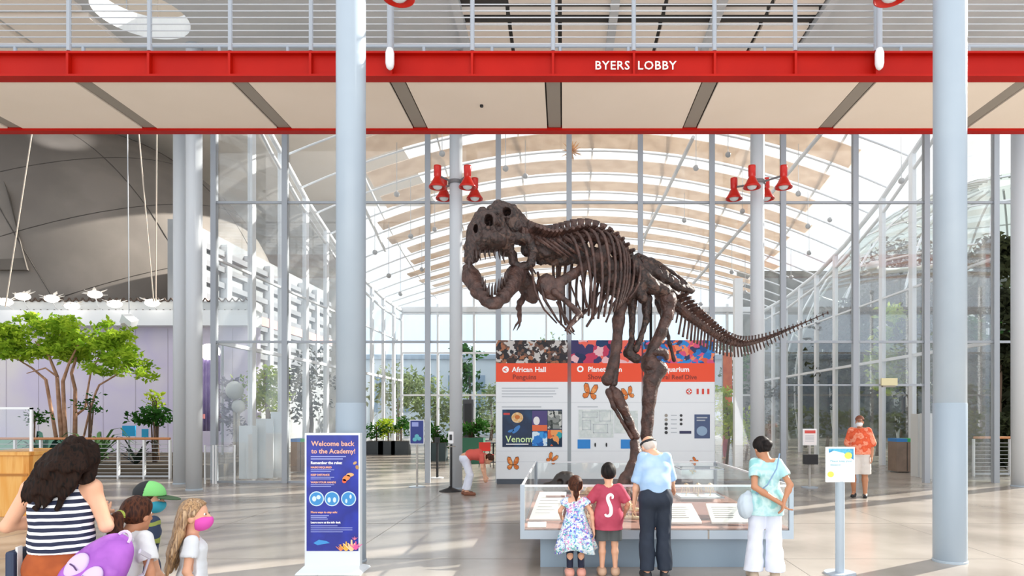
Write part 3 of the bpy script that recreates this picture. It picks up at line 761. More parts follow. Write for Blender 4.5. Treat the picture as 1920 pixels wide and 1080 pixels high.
board(272, 812, .2, .26, 21.4, '#22a2cf', 'narrow cyan board just right of the larger cyan board', zb=.35)
# ================================================================ far left: wooden counter with a screen
YC = 11.7; sC = F/YC
ct = thing('wooden_counter', 'honey coloured wooden counter cut by the left edge of the photo', 'counter', ((20-VX)/sC, YC, 0))
M_wood = mat('honey_wood', '#e8a44c', .45, var=['#f0b766', '#d98f38'], scale=1.2, stretch=(6, 6, .6), detail=5)
xa = (-60-VX)/sC; xb = (54-VX)/sC
MB().box(xa, xb, YC, YC+1.4, 0, 1.08).build('cabinet', M_wood, ct, bevel=.01)
MB().box(xa, xb+.02, YC-.03, YC+1.42, 1.08, 1.14).build('countertop', M_wood, ct)
MB().box(xa, xb-.01, YC-.012, YC, .72, .76).build('trim_strip', mat('wood_dark', '#b87a34', .5), ct)
sg = thing('sneeze_guard', 'clear screen in a white frame standing on the wooden counter', 'screen', ((20-VX)/sC, YC+.2, 1.14))
xr = (42-VX)/sC
MB().box(xr-.02, xr+.02, YC+.18, YC+.22, 1.14, 1.92).build('frame_post', M_white, sg); MB().box(xa, xr+.02, YC+.18, YC+.22, 1.89, 1.93).build('frame_top', M_white, sg)
MB().box(xa, xr, YC+.195, YC+.205, 1.14, 1.9).build('pane', M_glass, sg)
# translucent white barrier and gate near the left glass
t = thing('glass_screen', 'stepped pale translucent screen panels standing inside the left glass wall', 'screen', ((490-VX)/69, 18.3, 0))
M_frost = mat('frosted', '#dbe4ea', .25, var=['#e6edf1'], scale=1.5)
for (a, b_, top, Y) in ((448, 482, 798, 18.3), (480, 512, 785, 18.5), (508, 530, 772, 18.7)):
    s_ = F/Y; MB().box((a-VX)/s_, (b_-VX)/s_, Y, Y+.02, .03, CH+(VY-top)/s_).build('screen_panel', M_frost, t)
gt = thing('white_gate', 'low white framed gate beside the paired columns', 'gate', ((412-VX)/71, 17.3, 0))
for (a, b_) in ((384, 400), (405, 440)):
    s_ = F/17.3
    MB().tube([((a-VX)/s_, 17.3, 0), ((a-VX)/s_, 17.3, 1.0), ((b_-VX)/s_, 17.3, 1.0), ((b_-VX)/s_, 17.3, 0)], .025, 6).build('gate_frame', M_white, gt)
    MB().box((a-VX)/s_+.03, (b_-VX)/s_-.03, 17.29, 17.31, .1, .97).build('gate_pane', M_glass, gt)
MB().cbox((384-VX)/72, 17.2, 1.75, .16, .05, .12).build('sign_red', mat('pinkred', '#e08d8d', .5), gt)
MB().box((383-VX)/72-.015, (383-VX)/72+.015, 17.2, 17.23, 0, 1.8).build('sign_post', M_mull, gt)
def bins(px0, px1, Y, top, label, cat='bin'):
    s_ = F/Y; x0, x1 = (px0-VX)/s_, (px1-VX)/s_
    t = thing('recycling_bin', label, cat, ((x0+x1)/2, Y, 0)); h = 1.05
    MB().box(x0, x1, Y, Y+.55, .03, h-.1).build('cabinet', mat('bin_brown', '#8c7767', .55, var=['#7b685a'], scale=3), t)
    xm = (x0+x1)/2
    MB().box(x0, xm, Y-.01, Y+.56, h-.1, h).build('blue_lid', mat('lid_blue', '#2f7fc4', .4), t); MB().box(xm, x1, Y-.01, Y+.56, h-.1, h).build('green_lid', mat('lid_green', '#2fa85c', .4), t)
    MB().box(xm-.006, xm+.006, Y-.012, Y-.0, .05, h-.12).build('door_gap', M_black, t)
    return t
bins(545, 582, 20.6, 820, 'brown recycling bin with blue and green lids behind the blue sign')
bins(1681, 1721, 20.6, 820, 'brown recycling bin with blue and green lids near the thick right column')
# white kiosks by the right door
t = thing('ticket_kiosk', 'pale grey upright kiosk boxes just left of the thick right column', 'kiosk', ((1735-VX)/66, 19, 0))
for (a, b_, top, Y) in ((1721, 1733, 776, 19.2), (1739, 1752, 775, 18.6)):
    s_ = F/Y; MB().box((a-VX)/s_, (b_-VX)/s_, Y, Y+.4, 0, CH+(VY-top)/s_).build('cabinet', mat('kiosk_grey', '#d4d6d6', .5), t)
t = thing('exit_sign', 'beige rectangular sign on the door header right of the orange shirt', 'sign', P(1666, 716, 17.45))
p = P(1667, 716, 17.45); MB().cbox(p[0], 17.45, p[2], .42, .06, .19).build('face', mat('beige', '#dfd6ac', .5), t); MB().box(p[0]-.16, p[0]+.16, 17.44, 17.54, p[2]-.14, p[2]-.095).build('mount', M_grey, t)
# ================================================================ things in the court and beyond
# tall plants and planters, left of centre
def planter(px, Y, w_, h_, colr, label, nm='planter'):
    x = (px-VX)*Y/F; t = thing(nm, label, 'planter', (x, Y, 0)); m = mat('pl'+colr[1:], colr, .6)
    MB().box(x-w_/2, x+w_/2, Y-.3, Y+.3, 0, h_).build('box', m, t); MB().box(x-w_/2+.04, x+w_/2-.04, Y-.26, Y+.26, h_-.02, h_+.01).build('soil', mat('soil', '#5d5346', .95), t)
    return t
for i, px in enumerate((706, 728, 752)):
    x = (px-VX)*30/F; planter(px, 30, .75, .6, '#3c4247', 'dark planter box in the court, %s of three left of the blue stand' % ['left', 'middle', 'right'][i])
    t = thing('potted_shrub', 'bright green shrub in the %s of three dark court planters' % ['left', 'middle', 'right'][i], 'plant', (x, 30, .6))
    leaves((x, 30, 1.15), (.55, .4, .6), 330, .16, MB(), seed=20+i, clumps=6).build('foliage', M_leafG if i != 1 else M_leafYe, t)
    MB().tube([(x, 30, .6), (x, 30, 1.3)], .03, 6).build('stem', M_barkD, t)
planter(818, 26, .8, .7, '#3b4a4d', 'dark planter between the mullion and slim left column'); shrub(818, 815, 26, .4, .35, .5, 260, .18, M_leafG, 'dark green palm like shrub in the planter left of the slim column', zb=.7, seed=31)
planter(884, 24.5, .95, .95, '#2f6b52', 'dark green planter right of the slim left column'); shrub(884, 800, 24.5, .55, .4, .45, 300, .18, M_leafG, 'green shrub in the green planter beside the info panels', zb=.95, seed=32)
chair(912, 22.5, '#d8443c', 'red cafe chair in the court left of the info panels', rz=.4)
for i, (px, Y) in enumerate(((905, 27), (925, 25))):
    x = (px-VX)*Y/F; t = thing('cafe_table', ['small black court table behind the red chair', 'small black court table half hidden by the info panels'][i], 'table', (x, Y, 0))
    MB().cyl(x, Y, .72, .75, .38, n=20).build('tabletop', M_black, t); MB().cyl(x, Y, .02, .72, .03, n=8).build('pole', M_black, t); MB().cyl(x, Y, 0, .02, .22, n=16).build('base', M_black, t)
t = thing('speaker_column', 'tall dark grey box standing in the court beyond the slim left column', 'cabinet', ((877-VX)*31/F, 31, 0)); MB().box((868-VX)*31/F, (887-VX)*31/F, 31, 31.5, 0, 2.5).build('cabinet', mat('charcoal', '#4b4d52', .5), t); MB().box((871-VX)*31/F, (884-VX)*31/F, 30.98, 31, .2, 2.3).build('grille', M_black, t)
# trees beyond the far wall
def big_tree(px, Y, w_, z0, z1, m, n, size, label, seed, trunk=.12):
    x = (px-VX)*Y/F; t = thing('tree', label, 'tree', (x, Y, 0)); leaves((x, Y, (z0+z1)/2), (w_, w_*.8, (z1-z0)/2), n, size, MB(), seed=seed, clumps=14).build('foliage', m, t)
    MB().tube([(x, Y, 0), (x+.1, Y, z0+.4), (x, Y, (z0+z1)/2+.5)], [trunk, trunk*.8, trunk*.4], 8).build('trunk', M_barkD, t, smooth=True); return t
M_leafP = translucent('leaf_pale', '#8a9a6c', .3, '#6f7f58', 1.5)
big_tree(880, 41, .8, 1.0, 7.2, M_leafG, 700, .35, 'tall narrow dark green tree beyond the court right of the slim left column', 40)
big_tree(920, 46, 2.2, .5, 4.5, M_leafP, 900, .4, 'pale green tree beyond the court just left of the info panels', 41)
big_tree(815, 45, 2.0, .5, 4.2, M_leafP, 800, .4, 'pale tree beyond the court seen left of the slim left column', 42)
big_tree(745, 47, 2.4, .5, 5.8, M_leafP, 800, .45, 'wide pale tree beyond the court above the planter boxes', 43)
big_tree(1362, 24, .55, .5, 3.0, M_leafYe, 700, .2, 'yellow green bush tree right of the info panels', 44, .05)
big_tree(1398, 26, .5, .4, 2.4, M_leafYe, 420, .2, 'smaller yellow green bush right of the white court post', 45, .05)
big_tree(1375, 42, 1.0, 2.5, 7.5, M_leafG, 600, .35, 'tall green tree beyond the court behind the skeleton tail', 46)
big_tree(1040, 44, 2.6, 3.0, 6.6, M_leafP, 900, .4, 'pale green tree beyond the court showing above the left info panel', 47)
big_tree(1450, 40, 1.6, .3, 4.2, M_leafO, 800, .3, 'olive tree beyond the court right of the slim tail column', 48)
tag(MB().box((1378-VX)*23/F, (1393-VX)*23/F, 23, 23.28, 0, 6.5).build('court_post', M_white, None), 'white square post in the court right of the yellow green bush', 'post')
t = thing('banner', 'tall narrow orange banner on a pole in the court right of the info panels', 'banner', ((1364-VX)*28/F, 28, 0))
MB().box((1356-VX)*28/F, (1373-VX)*28/F, 28, 28.03, 1.9, 4.4).build('cloth', mat('orange_banner', '#e2713a', .7, var=['#c9542a'], scale=3), t); MB().tube([((1355-VX)*28/F, 28.05, 0), ((1355-VX)*28/F, 28.05, 4.5)], .03, 6).build('pole', M_mull, t)
# long pale building far beyond the court, and park hedge
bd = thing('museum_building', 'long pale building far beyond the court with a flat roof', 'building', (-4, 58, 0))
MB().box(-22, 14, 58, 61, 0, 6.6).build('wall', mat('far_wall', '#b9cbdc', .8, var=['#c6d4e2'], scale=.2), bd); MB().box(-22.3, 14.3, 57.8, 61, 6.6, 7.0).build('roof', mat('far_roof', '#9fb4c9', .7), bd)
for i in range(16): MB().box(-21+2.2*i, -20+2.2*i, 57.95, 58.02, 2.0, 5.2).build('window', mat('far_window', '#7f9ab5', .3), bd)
h = MB(); leaves((0, 52, 1.0), (18, 1.0, 1.3), 2600, .45, h, seed=50, clumps=60)
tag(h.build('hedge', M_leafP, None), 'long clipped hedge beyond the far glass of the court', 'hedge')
# ---------------------------------------------------------------- left of the court glass: tall grey building with floors
lb_ = thing('exhibit_block', 'pale grey multi-storey block seen through the left court glass', 'building', (-15, 33, 0))
MB().box(-16.2, -15.5, 27.3, 44, 0, 9.8).build('wall', mat('block_grey', '#a2a4a6', .8, var=['#8f9295'], scale=.5), lb_)
for k in range(7): MB().box(-15.5, -15.3, 27.3, 44, 4.6+.72*k, 4.85+.72*k).build('floor_band', mat('band_grey', '#7d7f84', .6), lb_)
MB().box(-15.5, -15.25, 27.3, 44, 6.3, 6.75).build('red_band', mat('band_red', '#c99a94', .6), lb_)
for k in range(7): MB().box(-15.52, -15.2, 28+2.2*k, 28.4+2.2*k, 3.5, 9.5).build('pier', M_court, lb_)
big_tree(498, 24.2, .8, 1.2, 4.6, M_leafYe, 800, .22, 'yellow green tree behind the left court glass', 60)
big_tree(580, 29, 1.1, 1.0, 4.8, M_leafO, 800, .24, 'olive tree behind the left court glass near the thick column', 61)
big_tree(440, 24, .5, .5, 3.4, mat('leaf_violet', '#77708f', .8, var=['#8f88a3'], scale=2), 400, .22, 'violet shrub behind the left glass beside the lilac drape', 62)
for i, (px, py, r_) in enumerate(((440, 732, .3), (447, 762, .22))):
    p = P(px, py, 23.5); tag(MB().ball(p[0], p[1], p[2], r_, r_, r_*1.1, n=16, m=10).build('round_lantern', M_conc, None, smooth=True), ['upper grey round ornament before the violet shrub', 'lower grey round ornament before the violet shrub'][i], 'ornament')
    tag(MB().tube([(p[0], p[1], 0), (p[0], p[1], p[2]-r_+.02)], .05, 8).build('stand_pole', M_grey, None), ['pole carrying the upper round ornament', 'pole carrying the lower round ornament'][i], 'pole')
# ---------------------------------------------------------------- right of the court glass: rainforest sphere and planting
MB().box(34, 34.3, 16, 50, 0, 10.5).build('wall_panel', mat('right_back', '#6f706c', .8, var=['#555753', '#83847f'], scale=.6), base_struct('wall_right'))
MB().box(13, 33.8, 49.7, 50, 0, 12.5).build('wall_panel', mat('right_back', '#a7a8a6', .8), base_struct('wall_far_right'))
rs_ = thing('rainforest_sphere', 'large glass sphere with white ribs enclosing plants at the right', 'glasshouse', (21, 33, 0))
sc0 = Vector((22.4, 34, 3.0)); SR_ = 10.6
for k in range(20):
    a = 2*PI*k/20; MB().tube([sc0+Vector((math.sin(t)*math.cos(a), math.sin(t)*math.sin(a), math.cos(t)))*SR_ for t in np.linspace(.1, 1.82, 20)], .06, 5).build('rib', M_court, rs_)
for t_ in (.45, .75, 1.0, 1.25, 1.5): MB().tube([sc0+Vector((math.sin(t_)*math.cos(a), math.sin(t_)*math.sin(a), math.cos(t_)))*SR_ for a in np.linspace(0, 2*PI, 49)], .05, 5).build('ring', M_court, rs_)
MB().lathe([(SR_*math.sin(t), SR_*math.cos(t)) for t in np.linspace(1.83, .05, 14)], sc0.x, sc0.y, sc0.z, 40, cap=False).build('pane', glass('sphere_glass', '#e6ebe6', .05, haze=.03, hazecol='#a9b0ab', fres=.08), rs_, smooth=True)
r_ = random.Random(9)
spec = [(1510, 36, 1.6, .4, 6.5, 'O'), (1550, 33, 1.3, .5, 4.6, 'O'), (1590, 30, 1.4, 1.0, 7.5, 'O'), (1645, 29, 1.4, .6, 8.2, 'O'), (1690, 26, 1.2, 2.2, 6.4, 'Y'), (1735, 24.5, 1.1, .4, 7.0, 'O'), (1830, 24, 1.3, 1.5, 6.4, 'G'), (1868, 21.5, 1.1, 2.6, 8.4, 'O'), (1900, 23, 1.5, .4, 4.5, 'O'), (1846, 21, .6, .2, 1.8, 'O'), (1700, 35, 2.6, 3.0, 11.0, 'O'), (1960, 26, 2.0, 1.0, 7.0, 'G')]
names_ = ['olive tree at the left end of the right side planting, near the tail tip', 'low olive tree beneath the skeleton tail tip', 'tall olive tree seen above the orange shirt', 'olive tree behind the beige door sign', 'yellow green tree left of the thick right column', 'dense olive tree just left of the thick right column', 'dark green tree just right of the thick right column', 'tall olive tree right of the thick right column', 'low olive tree at the right edge', 'small olive shrub at the foot of the far right mullion', 'broad olive tree deep inside the glass sphere', 'dark tree cut by the right edge']
for i, (px, Y, w_, z0, z1, k_) in enumerate(spec):
    big_tree(px, Y, w_, z0, z1, {'O': M_leafO, 'Y': M_leafYe, 'G': M_leafG}[k_], 3000, .32, names_[i], 70+i, .1)
for i, (z, Y) in enumerate(((5.9, 27), (8.6, 28), (3.2, 26))):
    b = MB(); b.tube([(16.6+4.2*math.sin(a)*1.0, Y+6*math.cos(a)-3, z+a*.55) for a in np.linspace(-1.2, 1.6, 18)], .13, 6, flat=2.0)
    tag(b.build('curved_walkway', M_white, None, smooth=True), ['middle white curved walkway band inside the right planting', 'upper white curved walkway band inside the right planting', 'lower white curved walkway band inside the right planting'][i], 'walkway')
# ================================================================ dinosaur skeleton
M_bone = mat('dark_bone', '#33231f', .5, var=['#462f29', '#5a4038'], scale=9, detail=8, bump=.9, bscale=28)
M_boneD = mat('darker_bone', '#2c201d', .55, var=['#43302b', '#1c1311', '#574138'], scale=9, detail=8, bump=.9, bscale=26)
rex = thing('dinosaur_skeleton', 'dark brown mounted tyrannosaur skeleton with open jaws standing in the display case', 'skeleton', (1.0, 10.0, .55))
def D(px, py, Y): return Vector(P(px, py, Y))
YH = 8.5
# --- skull
lo = Vector(P(862, 600, 8.9)); hi = Vector(P(1012, 360, 8.9))
v_ = Vol((lo.x, 7.7, 3.55), (hi.x, 9.35, 4.85), .0125)
def bn(pts, rs, k=.03, sub=False): v_.chain([tuple(D(*p)) for p in pts], rs, k, sub)
# occiput / braincase block
v_.ell(D(942, 408, 8.8), (.25, .26, .19), .05); v_.ell(D(935, 384, 8.75), (.08, .09, .06), .04)
v_.ell(D(965, 430, 8.85), (.2, .25, .18), .05)
# snout reaching to the viewer's left
v_.ell(D(915, 425, 8.45), (.21, .32, .17), .06); v_.ell(D(896, 445, 8.25), (.13, .22, .2), .05)
bn([(905, 400, 8.5), (890, 425, 8.25), (880, 462, 8.08), (878, 490, 8.05)], [.08, .07, .065, .05])
# upper jaw arch: maxillae
bn([(880, 488, 8.02), (884, 460, 8.1), (900, 444, 8.25), (930, 440, 8.4), (950, 452, 8.55), (962, 478, 8.75), (968, 498, 8.85)], [.05, .06, .07, .07, .06, .045, .035])
v_.ell(D(915, 452, 8.38), (.24, .26, .13), .05); v_.ell(D(886, 470, 8.2), (.09, .14, .16), .04); v_.ell(D(948, 462, 8.6), (.10, .2, .13), .04)
# cheek and jugal frame around the dark hole at the right
bn([(952, 452, 8.5), (968, 444, 8.55), (990, 448, 8.6), (1000, 470, 8.65), (996, 494, 8.68), (976, 503, 8.66), (962, 492, 8.62), (957, 468, 8.55), (953, 452, 8.5)], [.06, .055, .06, .055, .05, .05, .045, .045, .06])
bn([(940, 440, 8.4), (958, 448, 8.5)], [.1, .08])
bn([(960, 395, 8.75), (982, 420, 8.85), (994, 447, 8.85)], [.08, .08, .06])
bn([(912, 398, 8.4), (935, 398, 8.3), (955, 440, 8.5)], [.03, .03, .03], .015)
bn([(912, 398, 8.35), (905, 420, 8.2), (898, 445, 8.15)], [.025, .025, .03], .015)
# openings
v_.ell(D(979, 472, 8.62), (.085, .30, .105), .015, sub=True)
v_.ell(D(916, 414, 8.2), (.05, .16, .075), .02, sub=True)
v_.ell(D(951, 398, 8.6), (.05, .16, .06), .02, sub=True)
v_.ell(D(893, 430, 8.1), (.03, .12, .06), .02, sub=True)
v_.ell(D(936, 424, 8.2), (.06, .12, .05), .02, sub=True)
v_.ell(D(926, 500, 8.35), (.135, .6, .20), .03, sub=True)
v_.rough(.009, 30, 3)
v_.build('skull', M_boneD, rex)
# --- lower jaw: two rami meeting at the chin
v_ = Vol((lo.x, 7.6, 3.05), (hi.x, 9.2, 4.1), .0125)
bn([(876, 503, 8.55), (884, 520, 8.4), (898, 545, 8.2), (912, 563, 8.05), (922, 571, 7.98)], [.06, .115, .10, .07, .06], .04)
bn([(984, 500, 8.85), (968, 515, 8.7), (957, 535, 8.45), (945, 555, 8.2), (932, 568, 8.05), (922, 571, 7.98)], [.07, .125, .11, .08, .065, .06], .04)
bn([(880, 497, 8.5), (884, 512, 8.45)], [.04, .06], .04)
v_.rough(.006, 28, 5)
jw = v_.build('lower_jaw', M_bone, rex)
r_ = random.Random(5)
def tooth(px, py, Y, L, dz, rr=.016, m=None):
    p = D(px, py, Y); MB().tube([p, p+Vector((r_.uniform(-.01, .01), -.01, dz*L*.6)), p+Vector((.01, .012, dz*L))], [rr, rr*.75, .002], 6).build('tooth', m or M_tooth, rex, smooth=True)
M_tooth = mat('tooth', '#3b2b27', .35)
for (px, py, Y) in ((916, 560, 8.02), (922, 560, 8.0), (928, 557, 8.05), (934, 552, 8.1), (940, 545, 8.2), (945, 539, 8.25), (950, 532, 8.35), (909, 553, 8.1), (904, 545, 8.15)): tooth(px, py-4, Y-.03, .17, 1, .02)
for (px, py, Y) in ((884, 462, 8.05), (892, 455, 8.1), (900, 452, 8.2), (909, 450, 8.28), (918, 449, 8.35), (927, 449, 8.4), (936, 451, 8.45), (945, 457, 8.5), (880, 474, 8.02)): tooth(px, py+14, Y-.04, .15, -1, .02)
# --- spine
spine_px = [(988, 446, 8.75), (1008, 452, 8.82), (1030, 454, 8.9), (1055, 448, 9.0), (1082, 440, 9.15), (1110, 440, 9.3), (1138, 452, 9.5), (1160, 474, 9.65), (1182, 500, 9.85), (1212, 524, 10.0), (1240, 546, 10.15), (1264, 566, 10.3),
            (1290, 589, 10.5), (1313, 606, 10.7), (1336, 622, 10.9), (1358, 636, 11.1), (1382, 644, 11.3), (1404, 643, 11.5), (1428, 637, 11.75), (1456, 627, 12.0), (1484, 615, 12.3), (1515, 602, 12.6), (1554, 585, 13.0)]
SPN = [D(*p) for p in spine_px]
def cr(P_, u):
    i = min(int(u), len(P_)-2); t = u-i; p0 = P_[max(i-1, 0)]; p1 = P_[i]; p2 = P_[i+1]; p3 = P_[min(i+2, len(P_)-1)]
    return .5*((2*p1)+(p2-p0)*t+(2*p0-5*p1+4*p2-p3)*t*t+(3*p1-p0-3*p2+p3)*t*t*t)
LAT = Vector((.57, -.82, 0)).normalized()
def vertebra(u, rc, spine_h, spine_w, trans, chev=0, nm='vertebra', lean=.3):
    p = cr(SPN, u); tg = (cr(SPN, min(u+.1, len(SPN)-1.01))-cr(SPN, max(u-.1, 0))).normalized(); side = tg.cross(Vector((0, 0, 1))).normalized(); up = side.cross(tg).normalized()
    L = rc*1.1; mb = MB()
    mb.tube([p-tg*L, p-tg*L*.6, p, p+tg*L*.6, p+tg*L], [rc*1.05, rc*.95, rc*.72, rc*.95, rc*1.05], 10)
    mb.tube([p+up*rc*.5, p+up*(rc+spine_h*.5)+tg*lean*spine_h*.5, p+up*(rc+spine_h)+tg*lean*spine_h], [spine_w, spine_w*.8, spine_w*1.05], 6, flat=.5)
    for s_ in (-1, 1): mb.tube([p+up*rc*.4, p+up*rc*.7+side*s_*(rc+trans*.5), p+up*rc*.8+side*s_*(rc+trans)], [rc*.4, rc*.3, rc*.22], 6)
    if chev: mb.tube([p-up*rc*.7, p-up*(rc+chev*.5)+tg*chev*.12, p-up*(rc+chev)+tg*chev*.22], [.022*min(1, chev*4), .016, .02*min(1, chev*4)], 6)
    return mb.build(nm, M_bone, rex, smooth=False)
for i in range(10): vertebra(.1+i*.38, .125-.002*i, .10, .05, .14)
for i in range(13): vertebra(3.9+i*.42, .105, .10, .06, .10)
n_t = 44
for i in range(n_t):
    t = i/(n_t-1); u = 10.9+(21.9-10.9)*t
    s_ = (1-t)**1.1
    vertebra(u, .012+.085*s_, .02+.13*s_, .008+.03*s_, .01+.18*(1-t)**1.6, chev=.03+(.30 if t < .5 else .30)*(1-t)**1.15*(1 if t > .05 else .5))
# --- neck ribs & muscles scars
for i in range(5):
    u = .4+i*.6
    for s_ in (-1, 1):
        p = cr(SPN, u)+LAT*s_*.13; MB().tube([p, p+LAT*s_*.05+Vector((.14, 0, -.13)), p+Vector((.34, .1, -.22))], [.03, .02, .01], 6).build('neck_rib', M_bone, rex)
MB().tube([cr(SPN, u) for u in np.linspace(10.9, 21.95, 60)], list(np.linspace(.07, .006, 60)), 7).build('tail_cast', M_boneD, rex, smooth=True)
# --- ribs
def rib(u, w, h, sweep, rr, amax, side):
    p = cr(SPN, u); pts = []; rs = []
    for k in range(13):
        t = k/12; a = amax*t
        lat = w*math.sin(min(a, PI*.5)) if a < PI/2 else w*(1-.35*(a-PI/2)/(PI/2))
        dn = h*(1-math.cos(a))/(1-math.cos(amax))
        pts.append(p+LAT*side*lat+Vector((sweep*t*t*.8, sweep*.5*t*t, -dn+.10*math.sin(min(a*2, PI))))); rs.append(rr*(1.15-.45*t))
    return MB().tube(pts, rs, 7).build('rib', M_bone, rex, smooth=True)
for i in range(12):
    t = i/11; u = 3.0+i*.47
    h = [.95, 1.15, 1.2, 1.22, 1.2, 1.15, 1.08, 1.0, .9, .8, .65, .5][i]
    w = .26+.2*math.sin(PI*min(1, t*1.05+.12))
    for sd in (1, -1): rib(u, w, h, .06-.34*t+(.14 if i < 2 else 0), .024, 2.3, sd)
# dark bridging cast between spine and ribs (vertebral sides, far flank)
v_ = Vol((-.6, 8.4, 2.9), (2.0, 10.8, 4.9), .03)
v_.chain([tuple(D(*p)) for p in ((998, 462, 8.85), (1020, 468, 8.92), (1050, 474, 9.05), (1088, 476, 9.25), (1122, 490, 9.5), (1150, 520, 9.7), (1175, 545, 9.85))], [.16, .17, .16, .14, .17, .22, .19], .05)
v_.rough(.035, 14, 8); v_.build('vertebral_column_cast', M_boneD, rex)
v_ = Vol((.2, 8.8, 2.7), (1.7, 10.8, 4.3), .022)
v_.chain([tuple(D(*p)) for p in ((1125, 500, 9.75), (1150, 535, 9.8), (1172, 556, 9.85), (1186, 562, 9.9))], [.10, .13, .12, .08], .05, sc=(1, 1, 1))
v_.rough(.02, 14, 9); v_.build('belly_cast', M_bone, rex)
# gastralia: thin belly ribs
for (pts, r0) in (([(996, 500, 8.6), (1003, 545, 8.55), (1020, 580, 8.6), (1044, 606, 8.7)], .016), ([(1008, 510, 8.7), (1020, 560, 8.6), (1045, 600, 8.7), (1070, 626, 8.8)], .018), ([(1044, 565, 8.7), (1062, 600, 8.75), (1076, 622, 8.85)], .018),
                  ([(1062, 618, 8.85), (1082, 600, 9.0), (1108, 575, 9.2), (1124, 548, 9.4)], .018), ([(1100, 612, 9.1), (1128, 568, 9.4), (1150, 530, 9.6)], .018), ([(1060, 620, 8.8), (1080, 592, 9.0), (1098, 580, 9.2)], .015), ([(1136, 604, 9.5), (1150, 570, 9.6), (1165, 548, 9.8)], .014),
                  ([(1068, 530, 8.9), (1082, 565, 8.9), (1092, 592, 9.0)], .013), ([(1088, 525, 9.0), (1098, 560, 9.05), (1104, 580, 9.1)], .013), ([(1108, 540, 9.2), (1116, 565, 9.2), (1118, 580, 9.2)], .012)):
    MB().tube([D(*p) for p in pts], [r0, r0*1.1, r0*.9, r0*.7][:len(pts)], 6).build('belly_rib', M_bone, rex, smooth=True)
# --- scapula, coracoids
v_ = Vol((-1.0, 7.9, 2.9), (1.0, 9.8, 4.6), .016)
bn([(1134, 470, 9.15), (1110, 490, 9.0), (1078, 512, 8.85), (1054, 527, 8.75)], [.085, .065, .06, .07], .04)
bn([(1140, 466, 9.2), (1130, 484, 9.1)], [.06, .06], .04)
v_.ell(D(1033, 540, 8.7), (.20, .05, .15), .05, rot=Matrix.Rotation(.5, 3, 'Y')); v_.ell(D(1024, 532, 8.68), (.11, .05, .13), .05)
v_.rough(.005, 25, 2); v_.build('scapula', M_bone, rex)
v_ = Vol((-1.2, 7.9, 2.9), (.2, 9.4, 4.2), .016)
v_.ell(D(988, 538, 9.0), (.13, .05, .25), .05, rot=Matrix.Rotation(-.5, 3, 'Y')); bn([(978, 505, 8.95), (985, 530, 9.0)], [.08, .09], .04)
v_.rough(.005, 25, 4); v_.build('coracoid', M_bone, rex)
for i in range(4): MB().tube([D(980+i*4, 500-2*i, 8.9), D(990+i*5, 520-2*i, 8.9)], .012, 5).build('clavicle_strut', M_bone, rex)
# --- arms
def limb(nm, pts, rs, m=None, h=.016, k=.04, rough=.006, seed=1, parent=None):
    global v_
    pp = [D(*p) for p in pts]; lo = Vector([min(p[i] for p in pp)-max(rs)-.06 for i in range(3)]); hi = Vector([max(p[i] for p in pp)+max(rs)+.06 for i in range(3)])
    v_ = Vol(lo, hi, h); v_.chain([tuple(p) for p in pp], rs, k); v_.rough(rough, 22, seed); return v_.build(nm, m or M_bone, parent or rex)
limb('humerus', [(1040, 548, 8.65), (1062, 565, 8.6), (1086, 588, 8.6)], [.05, .03, .045], h=.012)
limb('forearm', [(1086, 586, 8.6), (1078, 600, 8.5), (1068, 612, 8.45)], [.035, .022, .028], h=.01)
for a in (-3, 4): MB().tube([D(1068, 610, 8.45), D(1066+a, 620, 8.43), D(1070+a*2, 628, 8.42)], [.018, .014, .004], 6).build('claw', M_bone, rex)
limb('humerus', [(984, 556, 8.9), (976, 566, 8.8), (972, 578, 8.75)], [.05, .035, .04], h=.012)
limb('forearm', [(973, 576, 8.75), (974, 590, 8.7), (975, 602, 8.65)], [.032, .022, .028], h=.01)
for a in (-6, 1): MB().tube([D(975, 600, 8.65), D(973+a, 610, 8.63), D(968+a, 620, 8.62)], [.018, .014, .004], 6).build('claw', M_bone, rex)
# --- pelvis
v_ = Vol((.8, 9.1, 2.8), (2.4, 10.9, 4.5), .018)
nl = Vector((.57, -.82, 0))
bn([(1186, 487, 9.75), (1214, 500, 9.85), (1244, 518, 9.95), (1272, 536, 10.05), (1296, 546, 10.15)], [.075, .09, .085, .075, .055], .04)
bn([(1190, 496, 9.75), (1205, 520, 9.8), (1222, 536, 9.85), (1246, 545, 9.9)], [.09, .12, .12, .10], .05)
bn([(1178, 486, 9.65), (1196, 477, 9.7), (1225, 488, 9.85), (1265, 512, 10.0), (1300, 543, 10.15)], [.03, .028, .03, .032, .035], .02)
bn([(1195, 540, 9.8), (1205, 560, 9.8)], [.12, .08], .05)
for i in range(9):
    t = i/8; a = D(1188+t*92, 484+t*38, 9.6+t*.4); b_ = D(1205+t*70, 508+t*30, 9.6+t*.4); v_.cap(tuple(a), tuple(b_), .03, .014, .01, sub=True)
v_.rough(.010, 18, 6); v_.build('pelvis', M_boneD, rex)
v_ = Vol((.8, 9.3, 2.8), (2.4, 11.2, 4.5), .022)
bn([(1190, 505, 10.0), (1225, 525, 10.2), (1262, 560, 10.4)], [.12, .14, .12], .06); v_.rough(.02, 14, 7); v_.build('sacrum', M_boneD, rex)
def blade(nm, pts, rs, seed): return limb(nm, pts, rs, M_boneD, .016, .04, .008, seed)
blade('pubis', [(1184, 560, 9.9), (1186, 600, 9.9), (1184, 640, 9.85), (1178, 662, 9.8), (1192, 672, 9.8)], [.09, .045, .04, .07, .075], 11)
blade('pubis', [(1212, 560, 9.95), (1212, 600, 9.9), (1202, 632, 9.85), (1192, 655, 9.8)], [.09, .05, .035, .05], 12)
blade('ischium', [(1236, 565, 10.3), (1248, 610, 10.4), (1256, 645, 10.45), (1264, 676, 10.5)], [.07, .035, .025, .03], 13)
